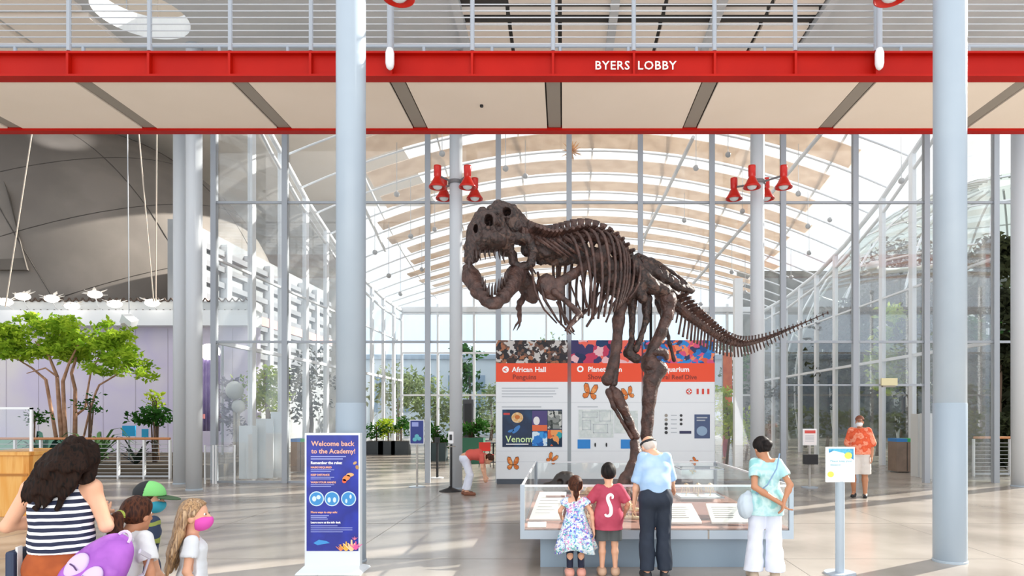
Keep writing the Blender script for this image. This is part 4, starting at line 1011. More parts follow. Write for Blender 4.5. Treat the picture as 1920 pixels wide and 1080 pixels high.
# --- legs
YL, YRr = 9.7, 10.2
limb('femur', [(1163, 574, 9.75), (1160, 600, 9.72), (1156, 650, 9.7), (1148, 690, 9.65), (1139, 712, 9.6)], [.10, .085, .075, .07, .09], M_bone, .018, .05, .008, 21)
limb('femur', [(1157, 668, 9.7), (1152, 700, 9.65), (1150, 718, 9.62)], [.05, .05, .06], M_boneD, .016, .04, .008, 26)
limb('femur', [(1240, 550, 10.0), (1252, 562, 9.95), (1252, 590, 9.95), (1240, 622, 9.95), (1224, 655, 9.95), (1216, 676, 9.95)], [.11, .12, .085, .08, .08, .11], M_bone, .018, .05, .008, 22)
limb('patella', [(1228, 660, 9.9), (1246, 662, 9.95), (1250, 672, 10.0)], [.06, .055, .03], M_bone, .016, .05, .008, 23)
limb('tibia', [(1220, 684, 9.95), (1238, 692, 9.93), (1222, 712, 9.93), (1217, 750, 9.93), (1214, 790, 9.95), (1212, 814, 9.95)], [.15, .10, .12, .095, .085, .09], M_bone, .018, .05, .006, 24)
limb('tibia', [(1148, 728, 9.6), (1156, 742, 9.6), (1168, 765, 9.6), (1180, 792, 9.65), (1192, 818, 9.7)], [.05, .09, .07, .055, .06], M_bone, .016, .05, .006, 25)
limb('fibula', [(1141, 734, 9.55), (1150, 762, 9.55), (1166, 790, 9.6), (1184, 820, 9.65)], [.05, .03, .022, .03], M_bone, .014, .03, .004, 27)
limb('metatarsus', [(1190, 830, 9.7), (1193, 852, 9.65), (1186, 876, 9.6), (1174, 898, 9.55), (1166, 918, 9.5)], [.07, .075, .085, .09, .10], M_bone, .018, .05, .006, 28)
limb('metatarsus', [(1212, 818, 9.95), (1222, 850, 10.05), (1226, 880, 10.05), (1228, 905, 10.0)], [.09, .085, .085, .09], M_bone, .018, .05, .006, 29)
GZ = .55
def foot(x, y, z):
    for k, (dx, dy) in enumerate(((-.28, -.28), (-.05, -.42), (.2, -.3))):
        v2 = Vol((x+min(0, dx)-.12, y+dy-.15, GZ-.03), (x+max(0, dx)+.12, y+.15, z+.16), .014)
        v2.chain([(x, y, z), (x+dx*.45, y+dy*.45, GZ+.13), (x+dx*.8, y+dy*.8, GZ+.07), (x+dx, y+dy, GZ+.03)], [.075, .055, .05, .016], .03); v2.build('toe', M_bone, rex)
p = D(1166, 920, 9.5); foot(p.x, p.y, p.z); p = D(1228, 905, 10.0); foot(p.x, p.y, p.z)
# steel support post
MB().tube([(D(1222, 560, 10.1).x, 10.2, GZ), (D(1222, 560, 10.1).x, 10.2, 3.5)], .022, 8).build('support_post', mat('black_steel', '#2b2422', .4, .5), rex)
MB().tube([(D(1140, 560, 9.3).x+.0, 9.75, GZ), (D(1140, 560, 9.3).x+.0, 9.75, GZ+.02)], .03, 8)
# ================================================================ display case
CX0, CX1, CY0, CY1 = -.50, 2.68, 7.75, 11.65
case = thing('display_case', 'low grey museum case with glass barrier and tilted labels around the skeleton', 'display case', (1.05, 9.7, 0))
M_case = mat('case_grey', '#8698a8', .5, var=['#8fa1b0'], scale=.8)
M_frame = mat('case_frame', '#aab6c2', .35)
M_deck = mat('case_deck', '#9a6c5c', .8, var=['#8d6152', '#a67766'], scale=1.5)
M_cglass = glass('case_glass', '#fafdfd', .12, haze=.05)
MB().box(-.27, 2.42, 7.87, 11.4, 0, .36).build('plinth', M_case, case)
MB().box(-.25, 2.40, 7.89, 11.38, -.0, .02)
MB().box(CX0+.03, CX1-.03, CY0+.03, CY1-.03, .36, .47).build('deck', M_deck, case)
b = MB()
for (a, b0, c0, d0) in ((CX0, CX1, CY0, CY0+.03), (CX0, CX1, CY1-.03, CY1), (CX0, CX0+.03, CY0+.03, CY1-.03), (CX1-.03, CX1, CY0+.03, CY1-.03)): b.box(a, b0, c0, d0, .35, .45)
b.build('edge_frame', M_frame, case)
for (x, y) in ((CX0, CY0), (CX1-.05, CY0), (CX0, CY1-.05), (CX1-.05, CY1-.05)): MB().box(x, x+.05, y, y+.05, .45, .98).build('corner_post', M_frame, case)
b = MB()
for (a, b0, c0, d0) in ((CX0+.05, CX1-.05, CY0+.01, CY0+.03), (CX0+.05, CX1-.05, CY1-.03, CY1-.01), (CX0+.01, CX0+.03, CY0+.05, CY1-.05), (CX1-.03, CX1-.01, CY0+.05, CY1-.05)): b.box(a, b0, c0, d0, .955, .98)
b.build('top_rail', mat('rail_white', '#dfe5ea', .35), case)
for i, (a, b0, c0, d0) in enumerate(((CX0+.05, CX1-.05, CY0+.016, CY0+.024), (CX0+.05, CX1-.05, CY1-.024, CY1-.016), (CX0+.016, CX0+.024, CY0+.05, CY1-.05), (CX1-.024, CX1-.016, CY0+.05, CY1-.05))): MB().box(a, b0, c0, d0, .45, .955).build('glass_pane', M_cglass, case)
for x in (.62, 1.68): MB().box(x, x+.02, CY0-.002, CY0+.03, .35, .45).build('frame_joint', M_grey, case)
# raised rock plinths
def terr(x0, x1, y0, y1, z, m, nm, seed=0):
    v2 = Vol((x0-.1, y0-.1, .40), (x1+.1, y1+.1, z+.12), .03); n = 5
    r_ = random.Random(seed)
    for i in range(14): v2.ell((r_.uniform(x0+.2, x1-.2), r_.uniform(y0+.2, y1-.2), .44), (.35, .35, (z-.44)), .1)
    v2.rough(.012, 9, seed); return v2.build(nm, m, case)
terr(-.3, 2.4, 9.2, 11.3, .58, M_deck, 'rock_base', 2)
MB().slab([(.55, 8.9, .62), (2.25, 8.75, .62), (2.55, 8.35, .50), (.7, 8.5, .52)], (0, 0, 1), .05).build('brown_ledge', mat('ledge_brown', '#7d4f44', .8), case)
MB().box(-.3, .35, 8.75, 9.2, .47, .72).build('riser', mat('ledge_brown', '#7d4f44', .8), case)
def label_desk(x0, x1, y, z, w_tilt, label, m='#f3efe8', dx=.0):
    t = thing('label_panel', label, 'label', ((x0+x1)/2, y, .47))
    MB().slab([(x0, y, .50), (x1, y, .50), (x1+dx-.06, y+.34, z), (x0+dx+.0, y+.34, z)], (0, -.6, 1), .025).build('label_face', mat('lab'+m[1:], m, .5), t)
    MB().slab([(x0+.03, y+.05, .475), (x1-.03, y+.05, .475), (x1+dx-.09, y+.33, z-.03), (x0+dx+.03, y+.33, z-.03)], (0, -.5, 1), .02)
    MB().box((x0+x1)/2-.12+dx, (x0+x1)/2+.12+dx, y+.26, y+.30, .47, z-.03).build('label_support', M_deck, t)
    q = MB(); r_ = random.Random(int(x0*100)+500)
    N = Vector((0, -.6*0-.34, 0))
    for k in range(6):
        t_ = .2+.11*k; yy = y+.34*t_; zz = .50+(z-.50)*t_; q.slab([(x0+.05+dx*t_, yy, zz+.018), (x0+(x1-x0)*r_.uniform(.55, .85)+dx*t_, yy, zz+.018), (x0+(x1-x0)*.6+dx*t_, yy+.012, zz+.022), (x0+.05+dx*t_, yy+.012, zz+.022)], (0, -.5, 1), .003)
    q.build('text_lines', mat('text_grey', '#9b938b', .6), t)
    return t
label_desk(1.26, 1.66, 7.98, .68, 0, 'white tilted label right of the dark trousers in the case, left of two')
label_desk(1.78, 2.24, 7.98, .68, 0, 'white tilted label in the case beside the shoulder bag, right of two')
label_desk(-.42, -.02, 8.2, .80, 0, 'white tilted label at the left end of the case behind the dress', dx=.12)
tag(MB().slab([(-.42, 7.83, .475), (-.2, 7.83, .475), (-.2, 7.92, .52), (-.42, 7.92, .52)], (0, -.5, 1), .012).build('small_card', mat('labf3efe8', '#f3efe8', .5), None), 'small white card flat at the front left corner of the case', 'label')
# fossils: dark skull cast at left, cream jaw bones in the middle, small skeletons in a glass box at right
def skull_cast(x, y, z, s, m, label, grp=None, seed=1, nm='skull_cast'):
    v2 = Vol((x-.32*s, y-.22*s, z-.02), (x+.32*s, y+.22*s, z+.36*s), .012*max(s, .8))
    v2.ell((x+.05*s, y, z+.17*s), (.17*s, .13*s, .15*s), .03); v2.ell((x-.13*s, y, z+.10*s), (.15*s, .08*s, .08*s), .04); v2.cap((x-.2*s, y-.05*s, z+.03*s), (x+.1*s, y-.08*s, z+.04*s), .03*s, .03*s, .02); v2.cap((x-.2*s, y+.05*s, z+.03*s), (x+.1*s, y+.08*s, z+.04*s), .03*s, .03*s, .02)
    for yy in (-1, 1): v2.ell((x-.03*s, y+yy*.12*s, z+.18*s), (.05*s, .05*s, .045*s), .01, sub=True); v2.ell((x+.10*s, y+yy*.13*s, z+.15*s), (.04*s, .04*s, .05*s), .01, sub=True)
    v2.ell((x-.26*s, y, z+.11*s), (.03*s, .04*s, .025*s), .01, sub=True)
    v2.rough(.004, 30, seed); return tag(v2.build(nm, m, None), label, 'skull', grp)
M_ivory = mat('ivory_bone', '#d9bd94', .6, var=['#c9a67c', '#e6d0ac'], scale=9)
skull_cast(-.02, 8.95, .72, 1.0, mat('black_cast', '#2b2624', .45), 'black skull cast on a riser behind the pair of children', seed=3)
skull_cast(.36, 9.05, .60, .75, M_ivory, 'cream fossil skull just right of the black skull cast', seed=4)
def jawbone(x, y, z, s, label, rz=0):
    t = thing('jaw_bone', label, 'bone', (x, y, z), rz)
    pts = [Vector((.22*s*math.cos(a), .14*s*math.sin(a), .04)) for a in np.linspace(-.2, PI+.2, 14)]
    MB().tube(pts, [.02]+[.028]*12+[.02], 6).build('mandible', M_ivory, t, smooth=True, local=True)
    for i in range(2, 12): MB().tube([pts[i]+Vector((0, 0, .02)), pts[i]+Vector((0, 0, .07))], [.012, .003], 5).build('tooth', M_ivory, t, local=True)
jawbone(.72, 8.2, .47, 1.0, 'cream jaw bone with teeth between the red shirt and the dark trousers', .3)
jawbone(.22, 8.25, .47, .8, 'cream jaw bone lying between the dress and the red shirt', .8)
jawbone(.95, 8.6, .56, .9, 'cream jaw bone on the brown ledge behind the dark trousers', 1.5)
gb = thing('vitrine', 'clear glass box with small bone mounts at the back right of the case', 'glass box', (1.98, 9.9, .58))
bx0, bx1, by0, by1 = 1.72, 2.36, 9.75, 10.3
b = MB()
for z in (.575, .99): b.box(bx0, bx1, by0, by0+.01, z, z+.012); b.box(bx0, bx1, by1-.01, by1, z, z+.012); b.box(bx0, bx0+.01, by0, by1, z, z+.012); b.box(bx1-.01, bx1, by0, by1, z, z+.012)
b.build('edge_frame', M_frame, gb); MB().box(bx0, bx1, by0+.01, by1-.01, .56, .575).build('base', M_white, gb)
MB().box(bx0+.01, bx1-.01, by0+.002, by0+.008, .587, .99).build('glass_pane', M_cglass, gb); MB().box(bx0+.01, bx1-.01, by0+.01, by1-.01, .992, 1.0).build('glass_lid', M_cglass, gb)
for i in range(3):
    x = 1.84+.18*i; t = thing('bone_mount', ['left small cream bone mount in the glass box', 'middle small cream bone mount in the glass box', 'right small cream bone mount in the glass box'][i], 'bone', (x, 10, .575)); r_ = random.Random(i)
    q = MB(); q.tube([(x, 10, .575), (x+.02, 10, .72)], .008, 5); q.tube([(x-.07, 10, .70), (x, 10, .76), (x+.08, 10.02, .72)], [.01, .02, .012], 6)
    for k in range(4): q.tube([(x-.05+.03*k, 10, .73), (x-.07+.04*k, 9.97, .64)], .006, 5)
    q.build('bone', M_ivory, t)
# ================================================================ three info panels
YP = 17.2; SP = F/YP
def px_(p): return (p-VX)/SP
def pz_(p): return CH+(VY-p)/SP
M_pw = mat('panel_white', '#e9edf1', .5)
M_or = mat('panel_orange', '#ee4a20', .5)
M_txtw = mat('text_white', '#ffffff', .5); M_txtm = mat('text_maroon', '#8a2a18', .5); M_lines = mat('text_lines', '#b9bfc6', .6)
M_navy = mat('poster_navy', '#122f55', .5, var=['#0f2747', '#174066'], scale=2)
def info_panel(a, b_, label, photo):
    t = thing('info_panel', label, 'sign', ((px_(a)+px_(b_))/2, YP, 0))
    x0, x1 = px_(a), px_(b_)
    MB().box(x0, x1, YP, YP+.12, pz_(898), pz_(716)).build('lower_board', M_pw, t)
    MB().box(x0, x1, YP-.004, YP+.12, pz_(716), pz_(681)).build('orange_header', M_or, t)
    MB().box(x0, x1, YP, YP+.12, pz_(681), pz_(638)).build('photo_strip', photo, t)
    MB().box(x0+.02, x1-.02, YP+.02, YP+.10, 0, pz_(898)).build('dark_base', mat('base_dark', '#4d5560', .5), t)
    for z in (755, 846, 866): MB().box(x0, x1, YP-.002, YP, pz_(z), pz_(z)+.006).build('board_joint', M_lines, t)
    return t
ph1 = spots('photo_penguins', ['#2d2a2c', '#3d3434', '#6f5145', '#a36a4c', '#c7c3c0', '#2a2930'], 12)
ph2 = spots('photo_nebula', ['#1e2f58', '#27264f', '#3a3564', '#c3395c', '#e8b9bf', '#ef6a5a', '#1d3a66'], 6)
ph3 = spots('photo_reef', ['#1e78c4', '#2b8bd6', '#e05a3f', '#d9537c', '#1b4f90', '#f08a62', '#343c62'], 10)
i1 = info_panel(930, 1064, 'left info panel headed African Hall with an aquarium poster', ph1)
i2 = info_panel(1071, 1203, 'middle info panel with a map behind the skeleton legs', ph2)
i3 = info_panel(1206, 1340, 'right info panel with coral photo strip and small blue poster', ph3)
def ptxt(s, px, py, size, m, t, nm='lettering', bold=.004, align='LEFT', dy=-.008): return text(s, px_(px), YP+dy, pz_(py), size, m, t, nm, align, bold, depth=.003)
def pdisc(px, py, r, m, t, nm, dy=-.01): 
    b = MB(); x, z = px_(px), pz_(py); n = 20
    b.prism([(x+r*math.cos(2*PI*k/n), z+r*math.sin(2*PI*k/n)) for k in range(n)], YP+dy-.003, YP+dy); return b.build(nm, m, t)
def prect(a, b_, c_, d_, m, t, nm, dy=-.004): return MB().box(px_(a), px_(b_), YP+dy-.004, YP+dy+.0, pz_(d_), pz_(c_)).build(nm, m, t)
def bars(a, y, ws, m, t, nm='text_lines', h=2.2, step=5, dy=-.004):
    q = MB()
    for i, w_ in enumerate(ws): q.box(px_(a), px_(a+w_), YP+dy-.003, YP+dy, pz_(y+i*step+h), pz_(y+i*step))
    return q.build(nm, m, t)
pdisc(948, 693, .085, M_txtw, i1, 'round_symbol'); ptxt('<', 943.5, 697.5, .16, M_or, i1, 'arrow', dy=-.018)
ptxt('African Hall', 960, 697.5, .185, M_txtw, i1); ptxt('Penguins', 961, 711, .175, M_txtm, i1, bold=.002)
bars(941, 727, (106, 100, 102, 96), M_lines, i1, step=5.3, h=1.6); bars(941, 762, (74,), M_lines, i1, h=1.8)
prect(942, 1054, 768, 838, M_navy, i1, 'poster')
dy2 = -.012
def pell(px, py, rx, ry, m, t, nm, dy=-.012, rot=0):
    x, z = px_(px), pz_(py); rx /= SP; ry /= SP; n = 18
    pts = [(rx*math.cos(2*PI*k/n), ry*math.sin(2*PI*k/n)) for k in range(n)]
    return MB().prism([(x+a*math.cos(rot)-b*math.sin(rot), z+a*math.sin(rot)+b*math.cos(rot)) for a, b in pts], YP+dy-.003, YP+dy).build(nm, m, t)
pell(970, 783, 11, 10, mat('po_amber', '#d9a456', .5, var=['#e8d0a8'], scale=12), i1, 'jellyfish'); pell(970, 782, 5, 4, mat('po_rust', '#c8702c', .5), i1, 'jellyfish_heart', -.016)
pell(968, 805, 10, 4, mat('po_blue', '#3a7fc4', .5), i1, 'jellyfish_arm', rot=.8); pell(958, 808, 6, 2.5, mat('po_blue', '#3a7fc4', .5), i1, 'jellyfish_arm', rot=.3)
ptxt('Venom', 948, 829, .24, mat('venom_green', '#d6f0b0', .5), i1, dy=-.014, bold=.003); bars(949, 832, (42,), M_txtw, i1, h=1.6, dy=-.012)
prect(998, 1026, 770, 807, mat('po_purple', '#4a3d78', .5), i1, 'poster_picture', -.010); prect(998, 1026, 797, 808, mat('po_orange', '#e2683a', .5), i1, 'poster_picture', -.013); pell(1006, 789, 6, 8, mat('po_white', '#e9e6e6', .5), i1, 'bird_shape', -.014)
prect(998, 1026, 809, 836, spots('po_wave', ['#2f7fd0', '#d9ecf8', '#1d5fae', '#3f9be0'], 9), i1, 'poster_picture', -.010); prect(1027, 1053, 770, 804, spots('po_tiger', ['#8a8f8c', '#39403f', '#c4c7c2', '#5c6360'], 11), i1, 'poster_picture', -.010)
prect(1027, 1053, 806, 836, spots('po_fish', ['#16344d', '#e0683a', '#173b57', '#2ba3a8', '#122c44', '#f0a060'], 8), i1, 'poster_picture', -.010); prect(944, 956, 774, 778, mat('po_red', '#c83a3a', .5), i1, 'poster_tag', -.012)
M_bfly = mat('butterfly_orange', '#e8873c', .6, var=['#d9702a', '#f0a860'], scale=8); M_bfd = mat('butterfly_dark', '#3c2418', .6)
def butterfly(px, py, s, rot, t, nm='butterfly', m=None):
    q = MB()
    def wing(pts, dy):
        P2 = [(px_(px)+s/SP*(a*math.cos(rot)-b*math.sin(rot)), pz_(py)+s/SP*(a*math.sin(rot)+b*math.cos(rot))) for a, b in pts]; return P2
    w1_ = [(0, 0), (.1, .5), (.3, .95), (.62, 1.0), (.72, .7), (.6, .25), (.35, -.02)]
    w2_ = [(0, .05), (.38, .04), (.66, -.05), (.70, -.35), (.48, -.55), (.18, -.42)]
    for sg in (1, -1):
        for k, w_ in enumerate((w1_, w2_)):
            pts = [(a*sg, b) for a, b in w_]; pts = pts if sg > 0 else pts[::-1]
            big = MB().prism(wing(pts, 0), YP-.010, YP-.006).build(nm+'_wing_edge', M_bfd, t)
            cx_ = sum(a for a, b in pts)/len(pts); cy_ = sum(b for a, b in pts)/len(pts)
            MB().prism(wing([(cx_+(a-cx_)*.86, cy_+(b-cy_)*.86) for a, b in pts], 0), YP-.014, YP-.010).build(nm+'_wing', m or M_bfly, t)
butterfly(962, 872, 16, 0, i1); butterfly(1034, 862, 13, -.5, i1)
pdisc(1088, 692, .085, M_txtw, i2, 'round_symbol'); pdisc(1088, 692, .045, M_or, i2, 'round_symbol_centre', -.016)
ptxt('Planetarium', 1102, 697, .185, M_txtw, i2); ptxt('Shows', 1102, 711, .175, M_txtm, i2, bold=.002)
butterfly(1106, 738, 19, -.15, i2); butterfly(1178, 740, 15, .3, i2)
prect(1085, 1150, 768, 820, mat('map_grey', '#d9e0e0', .6, var=['#ccd6d4', '#e3e8e6'], scale=5), i2, 'floor_map'); prect(1152, 1196, 770, 812, mat('map_grey', '#d9e0e0', .6), i2, 'floor_map')
q = MB()
for (a, b_, c_, d_) in ((1092, 1120, 772, 783), (1124, 1145, 770, 790), (1092, 1108, 788, 806), (1112, 1140, 795, 812)): 
    for (e0, e1, e2, e3) in ((a, b_, c_, c_+1), (a, b_, d_-1, d_), (a, a+1, c_, d_), (b_-1, b_, c_, d_)): q.box(px_(e0), px_(e1), YP-.012, YP-.009, pz_(e3), pz_(e2))
q.build('map_outline', M_lines, i2)
M_sq = mat('map_blue', '#2686d4', .5)
prect(1083, 1107, 824, 841, M_sq, i2, 'blue_square'); prect(1164, 1186, 824, 841, M_sq, i2, 'blue_square')
for x_ in (1116, 1137): pell(x_, 834, 1.6, 4, M_black, i2, 'icon', -.008)
bars(1083, 762, (38,), M_lines, i2, h=1.6)
ptxt('Aquarium', 1239, 697, .185, M_txtw, i3); ptxt('Coral Reef Dive', 1228, 711, .165, M_txtm, i3, bold=.002)
pdisc(1292, 734, .075, mat('cross_red', '#d8402f', .5), i3, 'first_aid_disc'); prect(1288, 1296, 733, 735, M_txtw, i3, 'cross_bar', -.014); prect(1291, 1293, 730, 738, M_txtw, i3, 'cross_bar', -.014)
for x_ in (1308, 1318, 1328): prect(x_-2, x_+2, 729, 739, mat('cross_red', '#d8402f', .5), i3, 'restroom_icon')
for i in range(5): pell(1249, 779+8*i, 3, 3, M_black if i > 1 else M_grey, i3, 'round_icon', -.006)
for i in range(3): pell(1277, 779+8*i, 2.6, 2.6, M_black, i3, 'round_icon', -.006)
for i in range(5): bars(1258, 778+8*i, (11,), M_lines, i3, h=1.6)
prect(1274, 1296, 808, 813, mat('bar_navy', '#2b2d55', .5), i3, 'navy_bar')
prect(1302, 1331, 777, 822, mat('poster_slate', '#46577d', .5), i3, 'small_poster'); pell(1316, 808, 10, 9, mat('poster_slate_light', '#8fa9c4', .5), i3, 'poster_dome', -.012); bars(1306, 782, (20, 16), M_lines, i3, dy=-.012)
butterfly(1303, 866, 9, .9, i3); butterfly(1300, 884, 7, .6, i3, m=mat('butterfly_pale', '#e6c29a', .6))
# ================================================================ blue welcome sign
YS = 7.62; SS = F/YS
ws = thing('welcome_sign', 'tall blue illustrated floor sign in a white frame before the thick left column', 'sign', ((623-VX)/SS, YS, 0))
sx0, sx1 = (571-VX)/SS, (675-VX)/SS
def sz_(p): return CH+(VY-p)/SS
MB().box(sx0, sx1, YS, YS+.09, .06, sz_(812)).build('frame', mat('sign_frame', '#dfe7ee', .4), ws, bevel=.006)
MB().box((575-VX)/SS, (672-VX)/SS, YS-.004, YS, sz_(1033), sz_(816)).build('printed_face', mat('sign_blue', '#2431a0', .4, var=['#1d2a8c', '#2a3cb4'], scale=2), ws)
b = MB(); xa, xb = (563-VX)/SS, (683-VX)/SS
b.raw([(xa, YS-.16, 0), (xb, YS-.16, 0), (xb, YS+.26, 0), (xa, YS+.26, 0), (xa+.01, YS-.15, .02), (xb-.01, YS-.15, .02), (xb-.01, YS+.25, .02), (xa+.01, YS+.25, .02), (sx0, YS-.02, .07), (sx1, YS-.02, .07), (sx1, YS+.11, .07), (sx0, YS+.11, .07)],
      [(3, 2, 1, 0), (0, 1, 5, 4), (1, 2, 6, 5), (2, 3, 7, 6), (3, 0, 4, 7), (4, 5, 9, 8), (5, 6, 10, 9), (6, 7, 11, 10), (7, 4, 8, 11), (8, 9, 10, 11)])
b.build('foot', mat('sign_frame', '#dfe7ee', .4), ws)
def sx_(p): return (p-VX)/SS
def stxt(s, px, py, size, m, nm='lettering', bold=.0015, dy=-.006): return text(s, sx_(px), YS+dy, sz_(py), size, m, ws, nm, 'LEFT', bold, depth=.001)
M_cor = mat('sign_coral', '#f3b49a', .5)
stxt('Welcome back', 584, 836, .080, M_cor); stxt('to the Academy!', 584, 850, .075, M_cor)
def sbars(a, y, ws_, m, h=2, step=4.4, dy=-.005):
    q = MB()
    for i, w_ in enumerate(ws_): q.box(sx_(a), sx_(a+w_), YS+dy-.001, YS+dy, sz_(y+i*step+h), sz_(y+i*step))
    return q.build('text_lines', m, ws)
M_lil = mat('sign_lilac', '#9aa4e0', .5)
sbars(583, 855, (66, 60), M_lil); stxt('Remember the rules:', 583, 870, .042, M_txtw)
for (y, s_) in ((878, 'MASKS REQUIRED'), (892, 'KEEP DISTANCE'), (906, 'WASH YOUR HANDS')): stxt(s_, 583, y, .030, M_cor, bold=.001); sbars(583, y+2, (44, 38), M_lil, h=1.4, step=3.2)
for i, x_ in enumerate((594, 623, 654)):
    n = 24; r0 = 14/SS
    for nm, rr, m, dy in (('circle_rim', r0, mat('ring_white', '#cfe6f4', .5), -.007), ('circle_face', r0*.86, mat('ring_blue', '#3d8fce', .5), -.010)):
        MB().prism([(sx_(x_)+rr*math.cos(2*PI*k/n), sz_(935)+rr*math.sin(2*PI*k/n)) for k in range(n)], YS+dy-.002, YS+dy).build(nm, m, ws)
    for (dx, dz, a_, b_) in (((-4, 0, 4, 5), (4, -3, 4, 4)), ((-5, 2, 3, 5), (5, 2, 3, 5)), ((-4, 4, 2, 4), (4, -4, 2, 4)))[i]:
        MB().prism([(sx_(x_+dx)+a_/SS*math.cos(2*PI*k/12), sz_(935+dz)+b_/SS*math.sin(2*PI*k/12)) for k in range(12)], YS-.014, YS-.012).build('circle_figure', mat('ring_white', '#cfe6f4', .5), ws)
stxt('More ways to stay safe:', 583, 962, .032, M_cor, bold=.001); sbars(583, 966, (34, 30, 32), M_lil, h=1.4, step=3.2); stxt('Learn more at the info desk', 583, 981, .030, M_txtw, bold=.001)
sbars(583, 985, (50, 78, 78, 60), M_lil, h=1.4, step=3.8)
MB().prism([(sx_(588), sz_(1018)), (sx_(598), sz_(1012)), (sx_(612), sz_(1014)), (sx_(619), sz_(1018)), (sx_(606), sz_(1020)), (sx_(596), sz_(1022))][::-1], YS-.007, YS-.005).build('fish_picture', mat('sign_fish', '#3f93d8', .5), ws)
for (x_, y_, s_, m_) in ((650, 1032, 1.0, '#f6b64a'), (660, 1032, 1.2, '#f9d0a0'), (640, 1032, .7, '#f0905a'), (668, 1030, .9, '#e05fa0'), (666, 1012, .4, '#e27f9f')):
    for k in range(5):
        a = PI/2+(k-2)*.42; L = (13 if k % 2 else 17)*s_/SS; w_ = 2.2*s_/SS; x0_, z0_ = sx_(x_), sz_(y_)
        MB().prism([(x0_-w_*math.sin(a), z0_+w_*math.cos(a)*.3), (x0_+w_*math.sin(a), z0_), (x0_+L*math.cos(a)+w_*.5, z0_+L*math.sin(a)), (x0_+L*math.cos(a)-w_*.5, z0_+L*math.sin(a))], YS-.012-.002*k, YS-.010-.002*k).build('coral_branch', mat('cor'+m_[1:], m_, .5), ws)
for (x_, y_, r1, r2, rot, m_) in ((650, 896, 8, 5, .5, '#f08a4a'), (657, 890, 7, 3.5, 0, '#f3b27a'), (646, 902, 4, 4, 0, '#e8603a'), (666, 868, 4, 2.5, .6, '#c9a06a'), (670, 876, 3, 4, .3, '#b5884e')):
    n = 14; MB().prism([(sx_(x_)+(r1*math.cos(t)*math.cos(rot)-r2*math.sin(t)*math.sin(rot))/SS, sz_(y_)+(r1*math.cos(t)*math.sin(rot)+r2*math.sin(t)*math.cos(rot))/SS) for t in np.linspace(0, 2*PI, n, endpoint=False)], YS-.010, YS-.006).build('fish_picture', mat('ff'+m_[1:], m_, .5), ws)
# ================================================================ post signs
YQ = 7.5; SQ = F/YQ
ps = thing('post_sign', 'white sign with blue wave on a thick grey post right of the case', 'sign', ((1575-VX)/SQ, YQ, 0))
qx = lambda p: (p-VX)/SQ
qz = lambda p: CH+(VY-p)/SQ
MB().cyl(qx(1577), YQ+.03, .02, qz(903), .05, n=20).build('post', M_steel, ps, smooth=False); MB().cyl(qx(1577), YQ+.03, 0, .02, .17, n=28).build('base', M_frame, ps)
MB().box(qx(1548), qx(1602), YQ-.015, YQ+.015, qz(904), qz(838)).build('frame', M_white, ps, bevel=.004)
MB().box(qx(1550), qx(1600), YQ-.019, YQ-.015, qz(902), qz(840)).build('printed_face', mat('sign_face', '#f4f8f8', .4), ps)
MB().prism([(qx(1552), qz(841)), (qx(1553), qz(849)), (qx(1562), qz(845)), (qx(1580), qz(849)), (qx(1599), qz(862)), (qx(1599), qz(841))], YQ-.022, YQ-.019).build('wave_picture', mat('wave_blue', '#3aa3cc', .5, var=['#5fb9d6', '#2a86b8'], scale=14), ps)
def qdisc(x_, y_, r, m): n = 16; MB().prism([(qx(x_)+r/SQ*math.cos(2*PI*k/n), qz(y_)+r*.9/SQ*math.sin(2*PI*k/n)) for k in range(n)], YQ-.026, YQ-.022).build('yellow_disc', m, ps)
M_yg = mat('sign_lime', '#d9e05a', .5); qdisc(1589, 854, 7, M_yg); qdisc(1556, 889, 6, M_yg)
text('Please keep your', qx(1555), YQ-.022, qz(866), .036, mat('sign_text_blue', '#7fb8c8', .5), ps, depth=.001); text('distance', qx(1555), YQ-.022, qz(873), .036, mat('sign_text_blue', '#7fb8c8', .5), ps, depth=.001)
def stand(px, Y, y0, y1, w_, m, label, base=.2, pole='#b8b4ae', nm='stand_sign', cat='sign'):
    s_ = F/Y; x = (px-VX)/s_; z0, z1 = CH+(VY-y1)/s_, CH+(VY-y0)/s_
    t = thing(nm, label, cat, (x, Y, 0))
    MB().box(x-w_/2, x+w_/2, Y-.02, Y+.02, z0, z1).build('frame', M_white, t); MB().box(x-w_/2+.02, x+w_/2-.02, Y-.026, Y-.02, z0+.02, z1-.02).build('printed_face', m, t)
    MB().cyl(x, Y, .02, z0, .028, n=12).build('pole', mat('stand_pole', pole, .4), t); MB().cyl(x, Y, 0, .02, base, n=24).build('base', M_frame, t); return t, x, z0, z1
t, x, z0, z1 = stand(1518, 16.4, 804, 835, .34, mat('notice_white', '#f3eeee', .5), 'white notice with red heading on a thin stand behind the post sign')
MB().box(x-.13, x+.13, 16.365, 16.372, z1-.11, z1-.04).build('red_heading', mat('heading_red', '#d8554e', .5), t)
q = MB(); [q.box(x-.12, x+.10, 16.367, 16.372, z1-.17-.035*k, z1-.158-.035*k) for k in range(5)]; q.build('text_lines', M_lines, t)
zc_ = CH+(VY-861)/(F/16.4); MB().box(x-.17, x+.17, 16.28, 16.42, zc_-.12, zc_+.12).build('leaflet_box', M_black, t, bevel=.01)
t, x, z0, z1 = stand(782, 16.5, 787, 833, .36, mat('stand_blue', '#2a3a86', .5), 'small blue stand sign left of the slim column')
MB().box(x-.12, x+.04, 16.465, 16.472, z1-.17, z1-.06).build('light_heading', M_lil, t)
for (dx, dz) in ((-.05, .12), (.06, .14), (.0, .2)): MB().ball(x+dx, 16.47, z0+dz, .055, .006, .05).build('picture_spot', mat('spot_teal', '#63b7c4', .5), t)
t = thing('hand_sanitizer_stand', 'black pole stand with white dispenser beside the slim left column', 'dispenser', ((846-VX)*15.6/F, 15.6, 0)); x = (846-VX)*15.6/F
